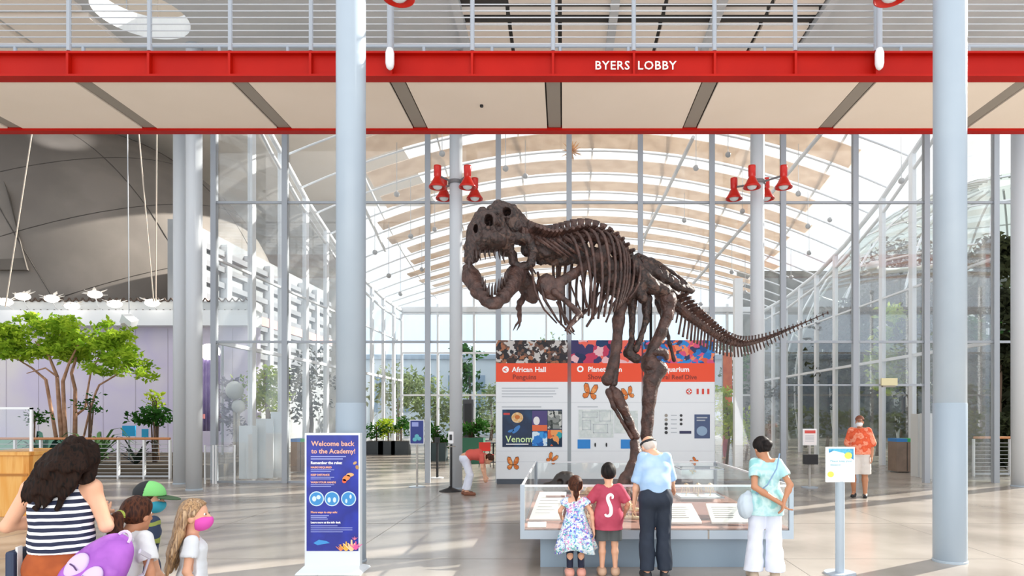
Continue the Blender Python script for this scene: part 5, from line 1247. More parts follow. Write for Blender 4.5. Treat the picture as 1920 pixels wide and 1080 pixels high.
MB().tube([(x, 15.6, .03), (x, 15.6, 1.1)], .025, 8).build('pole', M_black, t); MB().lathe([(.26, 0), (.26, .015), (.05, .09), (.03, .12)], x-.02, 15.6, 0, 20).build('base', M_black, t, smooth=True)
MB().box(x-.06, x+.06, 15.54, 15.64, 1.12, 1.40).build('dispenser', M_white, t, bevel=.01); MB().box(x-.03, x+.03, 15.53, 15.54, 1.2, 1.33).build('dispenser_window', M_black, t); MB().box(x-.09, x+.09, 15.5, 15.66, 1.04, 1.06).build('drip_tray', M_grey, t)
t = thing('barrier_stand', 'dark pole stand between the blue stand sign and the slim column', 'stand', ((820-VX)*18.9/F, 18.9, 0)); x = (820-VX)*18.9/F
MB().cyl(x, 18.9, .02, 1.0, .035, n=10).build('pole', M_black, t); MB().cyl(x, 18.9, 0, .02, .18, n=18).build('base', M_white, t); MB().box(x-.07, x+.07, 18.84, 18.92, 1.0, 1.15).build('head', M_black, t)
# ================================================================ people
M_skinT = mat('skin_tan', '#b9805f', .55, var=['#c08868'], scale=5)
M_skinL = mat('skin_light', '#dba586', .55, var=['#e0ad90'], scale=5)
M_hairD = mat('hair_dark', '#170d09', .7, spec=.15, var=['#26160f', '#0d0806'], scale=9, stretch=(6, 6, .8), detail=4)
M_hairB = mat('hair_blonde', '#8f6c4a', .45, var=['#b8946a', '#6e5038', '#c7a884'], scale=7, stretch=(7, 7, .7), detail=4)
M_hairK = mat('hair_black', '#0b090a', .6, spec=.2, var=['#241d1c'], scale=9, stretch=(5, 5, 1))
M_hairBr = mat('hair_brown', '#2f1911', .6, spec=.2, var=['#54301f', '#2a1611'], scale=9, stretch=(5, 5, 1))
M_eye = mat('eye_white', '#f2f0ec', .3); M_iris = mat('iris', '#2a1a12', .3)
def rx(a): return Matrix.Rotation(a, 3, 'X')
def ry(a): return Matrix.Rotation(a, 3, 'Y')
def rz(a): return Matrix.Rotation(a, 3, 'Z')
class Body:
    """joints in metres, local frame: +Y is where the person faces, origin between the feet"""
    def __init__(s, H, child=0.0, lean=0.0, j=None, fat=1.0, headpitch=0.0, headyaw=0.0, sh=1.0):
        s.H = H; hs = 1-.08*child; s.hs = hs; hh = .235*hs
        nz = H-hh-.03; k = nz/1.435; s.k = k; kr = (k*.55+.45*min(k, 1))*(1-.04*child)*fat; s.kr = kr; sw = k*(1+.04*child)
        J = {'pel': (0, 0, .94*k), 'wai': (0, .0, 1.08*k), 'che': (0, .0, 1.26*k), 'nek': (0, -.01, 1.40*k), 'hd': (0, .015, nz+hh*.52)}
        for sgn, n in ((-1, 'L'), (1, 'R')):
            J['sh'+n] = (sgn*.158*sw*sh, -.01, 1.365*k); J['el'+n] = (sgn*.215*sw*sh, -.04, 1.09*k); J['wr'+n] = (sgn*.23*sw*sh, .03, .85*k)
            J['hi'+n] = (sgn*.085*sw, 0, .90*k); J['kn'+n] = (sgn*.095*sw, .015, .48*k); J['an'+n] = (sgn*.10*sw, -.02, .075*k+.01); J['to'+n] = (sgn*.12*sw, .13*k, .03)
        s.J = {a: Vector(b) for a, b in J.items()}
        if lean:
            pv = s.J['pel']; R = rx(-lean)
            for a in ('wai', 'che', 'nek', 'hd', 'shL', 'shR', 'elL', 'elR', 'wrL', 'wrR'): 
                f = .5 if a == 'wai' else 1; s.J[a] = pv+(rx(-lean*f)) @ (s.J[a]-pv)
        if j:
            for a, b in j.items(): s.J[a] = Vector(b)*1.0
        s.hp = headpitch; s.hy = headyaw; s.R = rz(headyaw) @ rx(-headpitch-lean*.5)
        s.hand_dir = {}
    def vol(s, h=.008, pad=.16):
        pts = list(s.J.values()); lo = [min(p[i] for p in pts)-pad for i in range(3)]; hi = [max(p[i] for p in pts)+pad for i in range(3)]; lo[2] = -.005
        return Vol(lo, hi, h)
    def hdp(s, x, y, z): return s.J['hd']+s.R @ (Vector((x, y, z))*s.hs)
    def skin(s, m, root, h=.0075, fingers=True, shoes=True):
        v = s.vol(h); J = s.J; r = s.kr
        C = lambda a, b, ra, rb, k=.025, sc=(1, 1, 1): v.cap(tuple(a), tuple(b), ra, rb, k, sc=sc)
        # trunk
        C(J['pel'], J['wai'], .115*r, .10*r, .04, (1.25, .9, 1)); C(J['wai'], J['che'], .10*r, .115*r, .04, (1.25, .85, 1))
        C(J['che'], J['nek']-Vector((0, 0, .04)), .115*r, .06*r, .04, (1.25, .85, 1)); C(J['shL'], J['shR'], .05*r, .05*r, .05)
        C(J['nek'], s.hdp(0, -.015, -.06), .052*r**.5, .05*r**.5, .02)
        # head: cranium, jaw, chin, nose, ears
        v.ell(s.hdp(0, -.012, .025), (.076*s.hs, .095*s.hs, .092*s.hs), .02, rot=s.R); v.ell(s.hdp(0, .025, -.045), (.058*s.hs, .066*s.hs, .068*s.hs), .03, rot=s.R)
        v.ell(s.hdp(0, .07, -.095), (.022, .02, .016), .02, rot=s.R); C(s.hdp(0, .088, .005), s.hdp(0, .105, -.028), .009, .015, .012); v.ell(s.hdp(0, .082, -.062), (.024, .012, .010), .008, rot=s.R)
        for sg in (-1, 1):
            v.ell(s.hdp(.076*sg, -.005, -.012), (.012, .022, .034), .01, rot=s.R); v.ell(s.hdp(.032*sg, .090, .012), (.018, .014, .012), .008, sub=True, rot=s.R)
        for n in 'LR':
            sh, el, wr = J['sh'+n], J['el'+n], J['wr'+n]
            C(sh, el, .048*r, .036*r); fm = el+(wr-el)*.35; C(el, fm, .036*r, .038*r, .02); C(fm, wr, .038*r, .025*r, .02)
            d = s.hand_dir.get(n, (wr-el).normalized()); d = Vector(d).normalized(); L = .085*(.55+.45*s.k)
            side = d.cross(Vector((0, 0, 1))); side = side.normalized() if side.length > .1 else Vector((0, 1, 0)); 
            w_ = Vector((0, 1, 0)); w_ = (w_-d*w_.dot(d)).normalized(); nr = d.cross(w_).normalized()
            pc = wr+d*L*.55
            for q in (-1, -.33, .33, 1): C(wr+w_*q*.010, wr+d*L+w_*q*.026*(.6+.4*s.k), .016*(.5+.5*s.k), .012*(.5+.5*s.k), .012)
            if fingers:
                for q, fl in ((-1, .062), (-.33, .074), (.33, .078), (1, .068)):
                    fl *= (.55+.45*s.k); b0 = wr+d*L+w_*q*.026*(.6+.4*s.k); b1 = b0+d*fl*.5+nr*.008*(1 if n == 'L' else -1)+w_*q*.004; b2 = b1+d*fl*.45+nr*.022*(1 if n == 'L' else -1)
                    C(b0, b1, .0095*(.5+.5*s.k), .009*(.5+.5*s.k), .003); C(b1, b2, .009*(.5+.5*s.k), .0075*(.5+.5*s.k), .003)
                t0 = wr+d*L*.3+w_*.02; t1 = t0+d*.035+w_*.028; C(t0, t1, .014*(.5+.5*s.k), .011, .008); C(t1, t1+d*.03+w_*.004, .011*(.5+.5*s.k), .008, .004)
            hi, kn, an, to = J['hi'+n], J['kn'+n], J['an'+n], J['to'+n]
            C(hi, kn, .082*r, .054*r); cm = kn+(an-kn)*.3-Vector((0, .012, 0)); C(kn, cm, .052*r, .055*r, .02); C(cm, an, .055*r, .035*r, .02)
            v.ell(tuple(hi+Vector((0, -.04*r, .01))), (.085*r, .075*r, .09*r), .04)
            C(an-Vector((0, .03, .02)), to, .034, .03, .02)
        v.cut((0, 0, 0.0), (0, 0, -1))
        o = v.build('body', m, root, local=True)
        for sg in (-1, 1):
            p = s.hdp(.032*sg, .0735, .012); MB().ball(p.x, p.y, p.z, .0095*s.hs, n=10, m=8).build('eye', M_eye, root, smooth=True, local=True)
            p = s.hdp(.032*sg, .081, .012); MB().ball(p.x, p.y, p.z, .0062, n=8, m=6).build('pupil', M_iris, root, smooth=True, local=True)
        return o
    def trunk_cloth(s, v, ex, bot, top=None, waist=1.0, flare=0, kk=.03, sl=True):
        J = s.J; r = s.kr
        C = lambda a, b, ra, rb, k=kk, sc=(1, 1, 1): v.cap(tuple(a), tuple(b), ra, rb, k, sc=sc)
        C(J['pel']-Vector((0, 0, bot)), J['wai'], .115*r+ex+flare, (.10*r+ex)*waist, kk, (1.25, .95, 1)); C(J['wai'], J['che'], (.10*r+ex)*waist, .115*r+ex, kk, (1.25, .9, 1))
        C(J['che'], J['nek']-Vector((0, 0, .05)), .115*r+ex, .055*r+ex, kk, (1.25, .88, 1)); ins = .0 if sl else .28; C(J['shL'].lerp(J['shR'], ins*.5), J['shR'].lerp(J['shL'], ins*.5), .042*r+ex*.6, .042*r+ex*.6, kk)
    def shirt(s, m, root, ex=.014, sleeve=.45, hem=0.0, nm='shirt', h=.008, waist=1.05, flare=.0, neck=.0, wide=.012, hemdir=(0, 0, -1), sl2=None, rough=.003):
        v = s.vol(h); J = s.J; r = s.kr; s.trunk_cloth(v, ex, max(.06, -hem), waist=waist, flare=flare, sl=sleeve > 0)
        for n in 'LR':
            if sleeve > 0:
                sh, el, wr = J['sh'+n], J['el'+n], J['wr'+n]; f = sleeve
                if f <= 1: v.cap(tuple(sh), tuple(sh+(el-sh)*f), .044*r+ex*.8, .042*r+ex*.8+wide, .02)
                else: v.cap(tuple(sh), tuple(el), .05*r+ex, .042*r+ex, .03); v.cap(tuple(el), tuple(el+(wr-el)*(f-1)), .042*r+ex, .036*r+ex, .02)
        if hem < -.05:
            for n in 'LR': v.ell(tuple(J['hi'+n]+Vector((0, -.03*r, .01))), (.083*r+ex+.026, .07*r+ex+.032, .10*r+ex+.05), .03)
        v.rough(rough, 16, int(s.H*100))
        v.cut((0, 0, J['pel'].z+hem), hemdir)
        # neck opening
        nk = J['nek']; ax = (J['nek']-J['che']).normalized(); v.cap(tuple(nk+ax*.0), tuple(nk+ax*.3), (.058+neck)*r**.5+.004, (.1+neck)*r**.5, .004, sub=True)
        for n in 'LR':
            if sleeve > 0:
                sh, el, wr = J['sh'+n], J['el'+n], J['wr'+n]; a, b = (sh, el) if sleeve <= 1 else (el, wr); f = sleeve if sleeve <= 1 else sleeve-1; d = (b-a).normalized(); e = a+(b-a)*f
                # flat cuff: remove what lies past the cuff plane close to the arm
                c2 = e+d*.06; v.cap(tuple(e+d*.062), tuple(e+d*.10), .062, .07, .0, sub=True)
        return v.build(nm, m, root, local=True)
    def trousers(s, m, root, ex=.018, to=1.0, nm='trousers', h=.009, flare=.0, top=.06, rough=.004, seat=1.0):
        v = s.vol(h); J = s.J; r = s.kr
        v.cap(tuple(J['pel']+Vector((0, 0, top))), tuple(J['pel']-Vector((0, 0, .03))), .105*r+ex, .118*r+ex, .03, sc=(1.25, .95, 1))
        for n in 'LR':
            hi, kn, an = J['hi'+n], J['kn'+n], J['an'+n]; v.ell(tuple(hi+Vector((0, -.038*r*seat, .01))), (.083*r+ex, .07*r+ex, .09*r+ex), .04)
            if to <= 1: v.cap(tuple(hi), tuple(hi+(kn-hi)*to), .082*r+ex, .068*r+ex+flare, .03)
            else: v.cap(tuple(hi), tuple(kn), .082*r+ex, .060*r+ex, .03); e = kn+(an-kn)*(to-1); v.cap(tuple(kn), tuple(e), .060*r+ex, .052*r+ex+flare, .02)
        v.rough(rough, 14, int(s.H*77)+3)
        v.cut(tuple(J['pel']+Vector((0, 0, top+.02))), (0, 0, 1))
        e = (J['hiL']+(J['knL']-J['hiL'])*to) if to <= 1 else (J['knL']+(J['anL']-J['knL'])*(to-1)); v.cut((0, 0, max(e.z, .02)), (0, 0, -1))
        return v.build(nm, m, root, local=True)
    def shoes(s, m, root, sole=None, low=.0):
        for n in 'LR':
            an, to = s.J['an'+n], s.J['to'+n]; v = Vol((min(an.x, to.x)-.07, an.y-.12, -.01), (max(an.x, to.x)+.07, to.y+.10, .13), .007)
            v.cap((an.x, an.y-.03, .035), (to.x, to.y+.01, .03), .047, .042, .02); v.cap(tuple(an-Vector((0, .01, .02))), (an.x, an.y, .05), .047, .05, .02); v.cut((0, 0, 0), (0, 0, -1)); v.cut((0, 0, .085-low), (0, 0, 1))
            v.build('shoe', m, root, local=True)
    def hair_cap(s, m, root, back=0, ex=.012, nm='hair', extra=None, rough=.004, low=-.03, h=.006, fr=40, front=.045):
        c0 = s.J['hd']; v = Vol(tuple(c0-Vector((.24, .24, .62))), tuple(c0+Vector((.24, .24, .22))), h)
        R = s.R
        v.ell(s.hdp(0, -.014, .028), ((.078+ex)*s.hs, (.097+ex)*s.hs, (.094+ex)*s.hs), .01, rot=R)
        # face opening
        fp = s.hdp(0, front, .045); n_ = R @ Vector((0, .86, -.5)); v.cut(tuple(fp), tuple(n_))
        lp = s.hdp(0, 0, low-.02); v.cut(tuple(lp), tuple(R @ Vector((0, .35, -1))))
        if extra: extra(v)
        if rough: v.rough(rough, fr, 4)
        return v.build(nm, m, root, local=True)
def person(label, X, Y, rot, cat='person'): return thing('person', label, cat, (X, Y, 0), rot)
def at(px, Y): return (px-VX)*Y/F
# --- woman in the navy striped top, hands forward, seen from behind at the far left
Y = 3.95; W1 = person('person in navy and white striped sleeveless top and rust trousers with long dark curly hair', at(116, Y), Y, .12)
B = Body(1.68, fat=1.0, headyaw=-.35)
B.J['hd'] = B.J['hd']+Vector((.09, .0, -.01)); B.J['nek'] = B.J['nek']+Vector((.03, 0, 0))
B.J.update({'elL': Vector((-.31, .02, 1.14)), 'wrL': Vector((-.16, .24, 1.16)), 'elR': Vector((.235, .02, 1.13)), 'wrR': Vector((.10, .26, 1.18)), 'shL': Vector((-.165, 0, 1.365)), 'shR': Vector((.165, 0, 1.365))})
B.skin(M_skinL, W1)
B.shirt(stripes('navy_stripes', '#eceff4', '#1c2440', 25.5, duty=-.25), W1, ex=.020, sleeve=0, hem=.065, nm='striped_top', waist=1.12, flare=.02, h=.0075)
B.trousers(mat('rust_cloth', '#a5501f', .8, var=['#95451a', '#b55c28'], scale=4), W1, ex=.016, to=1.9, top=.11)
B.shoes(mat('shoe_dark', '#2b2b30', .6), W1)
def ex1(v):
    r_ = random.Random(3)
    for i in range(30):
        a = r_.uniform(-1, 1); p0 = B.hdp(.09*a, -.05-.05*(1-abs(a)), .06); pts = [p0, p0+Vector((.035*a-.02, -.045, -.09)), p0+Vector((.05*a-.09, -.055, -.19)), p0+Vector((.06*a-.17+r_.uniform(-.03, .03), -.06, -.26-r_.uniform(0, .07)))]
        v.chain([tuple(p) for p in pts], [.032, .036, .028, .008], .012)
    v.chain([tuple(B.hdp(.06, .02, .08)), tuple(B.hdp(.10, -.01, .0)), tuple(B.hdp(.10, -.04, -.10))], [.03, .035, .03], .02); v.chain([tuple(B.hdp(-.06, .02, .08)), tuple(B.hdp(-.11, -.01, .0)), tuple(B.hdp(-.12, -.04, -.12))], [.03, .035, .03], .02)
B.hair_cap(M_hairD, W1, ex=.02, extra=ex1, rough=.012, fr=45, h=.007)
# strap bag at her left hip
bg_ = thing('shoulder_bag', 'dark blue bag with white edge hanging at the hip of the striped top', 'bag', (W1.location.x-.30, Y, .75))
MB().cbox(W1.location.x-.235, Y-.02, .84, .05, .20, .34, rz(.2)).build('bag_body', mat('bag_navy', '#24324e', .6), bg_, bevel=.015); MB().cbox(W1.location.x-.205, Y-.06, .86, .010, .05, .34, rz(.2)).build('white_edge', M_txtw, bg_)
# --- girl with lilac backpack
Y = 4.15; W2 = person('child with brown ponytail bending forward under a lilac backpack', at(222, Y), Y, -.25)
B2 = Body(1.33, child=1, lean=.26)
B2.J['hd'] = B2.J['hd']+Vector((0, .0, -.02)); B2.J.update({'elR': B2.J['elR']+Vector((.04, .04, 0)), 'wrR': B2.J['wrR']+Vector((.06, .02, 0))})
B2.skin(M_skinT, W2, h=.007)
B2.shirt(mat('white_tee', '#dfe1e4', .85), W2, ex=.02, sleeve=.6, hem=.0, h=.0075)
B2.trousers(mat('dark_shorts', '#23283c', .8), W2, to=1.6, ex=.012)
B2.shoes(mat('shoe_dark', '#2b2b30', .6), W2)
def ex2(v): v.chain([tuple(B2.hdp(0, -.10, .02)), tuple(B2.hdp(0, -.16, -.02)), tuple(B2.hdp(.01, -.17, -.12)), tuple(B2.hdp(.015, -.15, -.2))], [.03, .035, .04, .015], .02)
B2.hair_cap(M_hairBr, W2, ex=.014, extra=ex2, rough=.003, h=.006)
MB().tube([B2.hdp(.022*math.cos(a)*1.6, -.142+.0*a, -.01+.035*math.sin(a)) for a in np.linspace(0, 2*PI, 14)], .009, 6).build('hair_band', mat('lime_band', '#9fb04a', .6), W2, local=True)
bp = thing('backpack', 'lilac backpack with pale rounded front patches on the back of the child', 'backpack', (W2.location.x, Y, .45), -.25)
def bpl(x, y, z): return Vector((x, y, z-.45))
MVb = Matrix.Translation((-.17, -.23, .15))
v2 = Vol((-.45, -.65, -.20), (.5, .15, .90), .009); Rb = ry(.62) @ rx(-.30)
def bq(x, y, z): return Vector((.13, -.24, .45))+Rb @ Vector((x, y, z))
for (x, y, z, a, b_, c_, k) in ((0, 0, -.06, .175, .09, .20, .03), (0, 0, .06, .135, .08, .17, .05), (0, -.05, -.11, .14, .07, .12, .03)): v2.ell(bq(x, y, z), (a, b_, c_), k, rot=Rb)
v2.build('bag_body', mat('lilac_cloth', '#a65cc0', .65, var=['#9550b2', '#b46fcb'], scale=5), bp, local=True)
M_pat = mat('patch_pale', '#cdb8de', .7)
for (x, z, a, c_) in ((-.06, -.03, .058, .085), (.062, -.03, .058, .085), (0, -.16, .11, .055)):
    v3 = Vol(tuple(bq(x, -.115, z)-Vector((.15, .15, .15))), tuple(bq(x, -.115, z)+Vector((.15, .15, .15))), .007); v3.ell(bq(x, -.095-(.02 if z < -.1 else 0), z), (a, .03, c_), .01, rot=Rb); v3.build('front_patch', M_pat, bp, local=True)
for x in (-.05, .06): MB().tube([bq(x-.03, -.128, -.03), bq(x, -.130, -.024), bq(x+.03, -.128, -.03)], .004, 5).build('stitched_line', mat('stitch', '#4f3560', .7), bp, local=True)
MB().tube([bq(.04*math.cos(a), -.02, .22+.04*math.sin(a)) for a in np.linspace(0, PI, 9)], .009, 6).build('top_loop', M_pat, bp, local=True)
for x in (-.07, .09): MB().tube([bq(x, .05, .2), bq(x+.01, .16, .17), bq(x+.02, .22, .05), bq(x, .12, -.1)], .016, 6, flat=.5).build('shoulder_strap', mat('strap_grey', '#c9c6d4', .7), bp, local=True)
# --- boy in the green cap
Y = 5.0; W3 = person('child in green cap with blue face mask and dark blue shirt with green bands', at(268, Y), Y, -.55)
B3 = Body(1.30, child=1, headpitch=.15, headyaw=-.75, lean=.08); B3.skin(M_skinL, W3, h=.007)
B3.shirt(stripes('tee_bands', '#2c3a55', '#8e9a4a', 8, duty=.72, wob=.02), W3, ex=.016, sleeve=.7, hem=-.02, h=.0075); B3.trousers(mat('boy_shorts', '#3a4358', .8), W3, to=1.0, ex=.02); B3.shoes(mat('shoe_dark', '#2b2b30', .6), W3)
B3.hair_cap(M_hairBr, W3, ex=.006, rough=.002, h=.006)
def head_disc(B_, root, m, nm, prof, tilt=0):
    pass
cp = thing('baseball_cap', 'green and black cap with a curved dark brim on the masked child', 'cap', tuple(Vector(W3.location)+rz(-.55) @ B3.J['hd']), -.55)
v4 = Vol((-.2, -.2, -.12), (.2, .26, .2), .006); z0 = Vector((0, 0, 0)); R3 = B3.R
def hq(x, y, z): return R3 @ (Vector((x, y, z))*B3.hs)
v4.ell(hq(0, -.012, .035), (.094, .112, .100), .0, rot=R3); v4.cut(tuple(hq(0, 0, .030)), tuple(R3 @ Vector((0, .12, -1))))
v4.build('crown', mat('cap_green', '#7fd07a', .7), cp, local=True)
v5 = Vol((-.2, -.25, -.12), (.2, .1, .2), .006); v5.ell(hq(0, -.012, .035), (.0955, .1135, .1015), .0, rot=R3); v5.cut(tuple(hq(0, 0, .030)), tuple(R3 @ Vector((0, .12, -1)))); v5.cut(tuple(hq(0, -.03, 0)), tuple(R3 @ Vector((0, 1, 0)))); v5.build('rear_panels', mat('cap_black', '#1e2226', .8), cp, local=True)
vb = Vol((-.22, -.1, -.15), (.22, .34, .15), .005); vb.ell(hq(0, .10, .028), (.09, .115, .012), .0, rot=R3); vb.cut(tuple(hq(0, .07, 0)), tuple(R3 @ Vector((0, -1, 0)))); vb.build('brim', mat('cap_brim', '#3c5a3c', .7), cp, local=True)
def mask(B_, root, m, lab):
    vm = Vol(tuple(B_.J['hd']-Vector((.16, .16, .2))), tuple(B_.J['hd']+Vector((.16, .16, .12))), .005); R = B_.R
    vm.ell(B_.hdp(0, .035, -.05), (.067, .078, .062), .01, rot=R); vm.ell(B_.hdp(0, .085, -.035), (.03, .035, .035), .02, rot=R)
    vm.cut(tuple(B_.hdp(0, .02, 0)), tuple(R @ Vector((0, -1, .1)))); vm.cut(tuple(B_.hdp(0, 0, .0)), tuple(R @ Vector((0, .1, 1)))); vm.build('face_mask', m, root, local=True)
    for sg in (-1, 1): MB().tube([B_.hdp(.062*sg, .03, -.03), B_.hdp(.078*sg, -.01, .0)], .003, 5).build('ear_loop', m, root, local=True)
mask(B3, W3, mat('mask_blue', '#2f9db8', .7), '')
# --- blonde girl with pink mask, in profile to the right
Y = 4.6; W4 = person('child with long blonde hair, pink face mask and white short sleeved top', at(362, Y), Y, -1.05)
B4 = Body(1.235, child=1, headyaw=-.35); B4.J['elL'] = B4.J['elL']+Vector((0, -.02, 0)); B4.skin(M_skinL, W4, h=.007)
B4.shirt(mat('pale_tee', '#d6dbe2', .85, var=['#dfe3e8'], scale=4), W4, ex=.016, sleeve=.45, hem=-.16, flare=.03, h=.0075); B4.trousers(mat('grey_shorts', '#7f8796', .8), W4, to=.9); B4.shoes(mat('shoe_dark', '#2b2b30', .6), W4)
def ex4(v):
    r_ = random.Random(5)
    for i in range(22):
        a = r_.uniform(-1, 1); p0 = B4.hdp(.075*a, -.05-.04*(1-abs(a)), .03); v.chain([tuple(p0), tuple(p0+Vector((.015*a, -.03, -.14))), tuple(p0+Vector((.03*a, -.07, -.28))), tuple(p0+Vector((.02*a, -.10, -.36-r_.uniform(0, .06))))], [.028, .03, .022, .007], .012)
B4.hair_cap(M_hairB, W4, ex=.012, extra=ex4, rough=.004, h=.006)
mask(B4, W4, mat('mask_pink', '#d94fb0', .7), '')
# --- girl in the floral dress
Y = 7.45; W5 = person('child in white and blue floral dress and dark leggings at the glass case', at(1079, Y), Y, .05)
B5 = Body(1.13, child=1, headpitch=.25); k5 = B5.k
B5.J['elR'] = Vector((.17, .0, .70)); B5.J['wrR'] = Vector((.175, .03, .55)); B5.J['elL'] = Vector((-.17, .04, .72)); B5.J['wrL'] = Vector((-.16, .14, .66)); B5.J['elR'] = Vector((.18, -.02, .70)); B5.J['wrR'] = Vector((.20, -.01, .53))
B5.skin(M_skinL, W5, h=.007)
M_flo = spots('floral', ['#dfe9f0', '#cfe2ec', '#e8eef2', '#7fc0d8', '#5a66c8', '#d58fc0', '#e6edf0', '#bcd8e8', '#8a7fd0', '#e9f0ee', '#56b0b0', '#d2e4ee'], 34)
B5.shirt(M_flo, W5, ex=.012, sleeve=.22, hem=.02, nm='dress_top', h=.007, wide=.02)
sk_ = []; prof = [(.105, 0, .70), (.115, 0, .66), (.14, 0, .58), (.175, 0, .47), (.20, 0, .38), (.225, 0, .285)]; n = 72; v = []; f = []
for (r_0, _, z) in prof:
    t_ = (.70-z)/.42
    for k in range(n):
        a = 2*PI*k/n; rr = r_0*(1+.09*t_*math.sin(9*a+1)+.04*t_*math.sin(17*a)); v.append((rr*math.cos(a)*1.02, rr*math.sin(a)*.85, z+.03*t_*math.sin(3*a+.5)))
for i in range(len(prof)-1):
    for k in range(n): a = i*n+k; b = i*n+(k+1) % n; f.append((a, a+n, b+n, b))
o = MB().raw(v, f).build('skirt', M_flo, W5, smooth=True, local=True); md = o.modifiers.new('s', 'SOLIDIFY'); md.thickness = .008
B5.trousers(mat('leggings', '#1d2238', .8), W5, ex=.006, to=1.85, h=.008, rough=.001); B5.shoes(mat('shoe_pink', '#e0a090', .6), W5)
def ex5(v): v.chain([tuple(B5.hdp(0, -.10, .0)), tuple(B5.hdp(0, -.135, -.04)), tuple(B5.hdp(0, -.125, -.12)), tuple(B5.hdp(0, -.10, -.19))], [.03, .034, .028, .010], .015)
B5.hair_cap(M_hairBr, W5, ex=.012, extra=ex5, rough=.002, h=.006)
# --- boy in the rose shirt
Y = 7.5; W6 = person('child in rose red shirt with a large white letter and dark grey shorts', at(1141, Y), Y, 0)
B6 = Body(1.27, child=.9, headpitch=.12)
B6.J.update({'elL': Vector((-.235, .02, .79)), 'wrL': Vector((-.17, .13, .66)), 'elR': Vector((.225, .02, .79)), 'wrR': Vector((.19, .12, .66))}); B6.skin(M_skinL, W6, h=.007)
B6.shirt(mat('rose_tee', '#b8485f', .85, var=['#ae4158', '#c25068'], scale=3), W6, ex=.022, sleeve=.72, hem=-.16, h=.0075, flare=.03, waist=1.14)
text('S', 0, -.0, .0, .01, M_txtw, W6, local=True) if False else None
zz = B6.J['che'].z-.19; 
sp_ = [(.035, .215), (.040, .245), (.015, .262), (-.012, .240), (-.012, .20), (.006, .155), (.02, .11), (.018, .055), (-.005, .03), (-.035, .032), (-.045, .05)]
def back_y(x, z): # back surface of the shirt
    return -(.135+.004)*B6.kr*.95-.030
sm_ = MB(); pts = [Vector((x, 0, z+zz-.06)) for x, z in sp_]
W6S = pts
cu_ = []
for i in range(len(pts)-1):
    for t_ in np.linspace(0, 1, 5, endpoint=False): cu_.append(cr(pts, i+t_) if i+t_ < len(pts)-1.001 else pts[-1])
cu_.append(pts[-1])
sh6 = [o for o in W6.children if o.name.startswith('shirt')][0]
from mathutils.bvhtree import BVHTree
bt = BVHTree.FromPolygons([v_0.co[:] for v_0 in sh6.data.vertices], [tuple(p_.vertices) for p_ in sh6.data.polygons])
vv = []; ff = []; W_ = [.010+.010*math.sin(PI*i/(len(cu_)-1)) for i in range(len(cu_))]
for i, p in enumerate(cu_):
    tgn = (cu_[min(i+1, len(cu_)-1)]-cu_[max(i-1, 0)]).normalized(); nn = Vector((-tgn.z, 0, tgn.x))
    for s_ in (-1, 1):
        q = p+nn*s_*W_[i]; h_ = bt.ray_cast(Vector((q.x, -1, q.z)), Vector((0, 1, 0)))[0]; yy = h_.y-.003 if h_ is not None else -.13; vv.append((q.x, yy, q.z))
for i in range(len(cu_)-1): ff.append((2*i, 2*i+1, 2*i+3, 2*i+2))
MB().raw(vv, ff).build('shirt_letter', M_txtw, W6, local=True)
B6.trousers(mat('boy_shorts_grey', '#55595a', .8, var=['#4c5051'], scale=4), W6, ex=.026, to=.86, h=.008, flare=.012, top=-.02); B6.shoes(mat('shoe_beige', '#c8a48a', .6), W6)
B6.hair_cap(M_hairK, W6, ex=.014, rough=.003, h=.006, low=-.04)
# --- stooping elderly man
Y = 7.32; W7 = person('elderly person in light blue shirt and dark trousers bowing a bald head', at(1229, Y), Y, 0.05)
B7 = Body(1.66, lean=.14, headpitch=.38, headyaw=.35, fat=1.02, sh=.84)
B7.J['hd'] = B7.J['hd']+Vector((-.05, .055, -.075)); B7.J.update({'elL': Vector((-.195, .06, 1.06)), 'wrL': Vector((-.215, .10, .83)), 'elR': Vector((.195, .12, 1.08)), 'wrR': Vector((.25, .26, .98))})
B7.skin(M_skinL, W7, h=.0075)
B7.shirt(mat('blue_shirt', '#a9c6e6', .8, var=['#9dbde0', '#b8d0ea'], scale=3), W7, ex=.020, sleeve=.95, hem=.035, h=.008, waist=1.14, wide=.012, rough=.004)
B7.trousers(mat('dark_trousers', '#1f2a3c', .75, var=['#1a2433'], scale=3), W7, ex=.020, to=1.95, top=.065, h=.009, flare=.012, rough=.006)
B7.shoes(mat('shoe_dark', '#2b2b30', .6), W7)
def ex7(v):
    v.cut(tuple(B7.hdp(0, 0, .028)), tuple(B7.R @ Vector((0, 0, 1))))
B7.hair_cap(mat('hair_white', '#cfc6be', .6, var=['#b8aea6'], scale=12), W7, ex=.008, extra=ex7, rough=.002, h=.005, low=-.05, front=.02)
sb = MB(); R7 = B7.R; v = []; n = 40
for k in range(n):
    a = 2*PI*k/n
    for (rr, zo) in ((1.0, -.012), (1.0, .018)): v.append(tuple(B7.hdp(.0865*rr*math.cos(a), -.012+.1065*rr*math.sin(a), .035+zo)))
f = [(2*k, (2*k+2) % (2*n), (2*k+3) % (2*n), 2*k+1) for k in range(n)]
hb = thing('head_strap', 'black visor strap around the bald head of the bowing person', 'strap', tuple(Vector(W7.location)+rz(.05) @ B7.J['hd']), .05)
o = MB().raw([tuple(Vector(p)-B7.J['hd']) for p in v], f).build('strap_band', M_black, hb, local=True, smooth=True); md = o.modifiers.new('s', 'SOLIDIFY'); md.thickness = .006
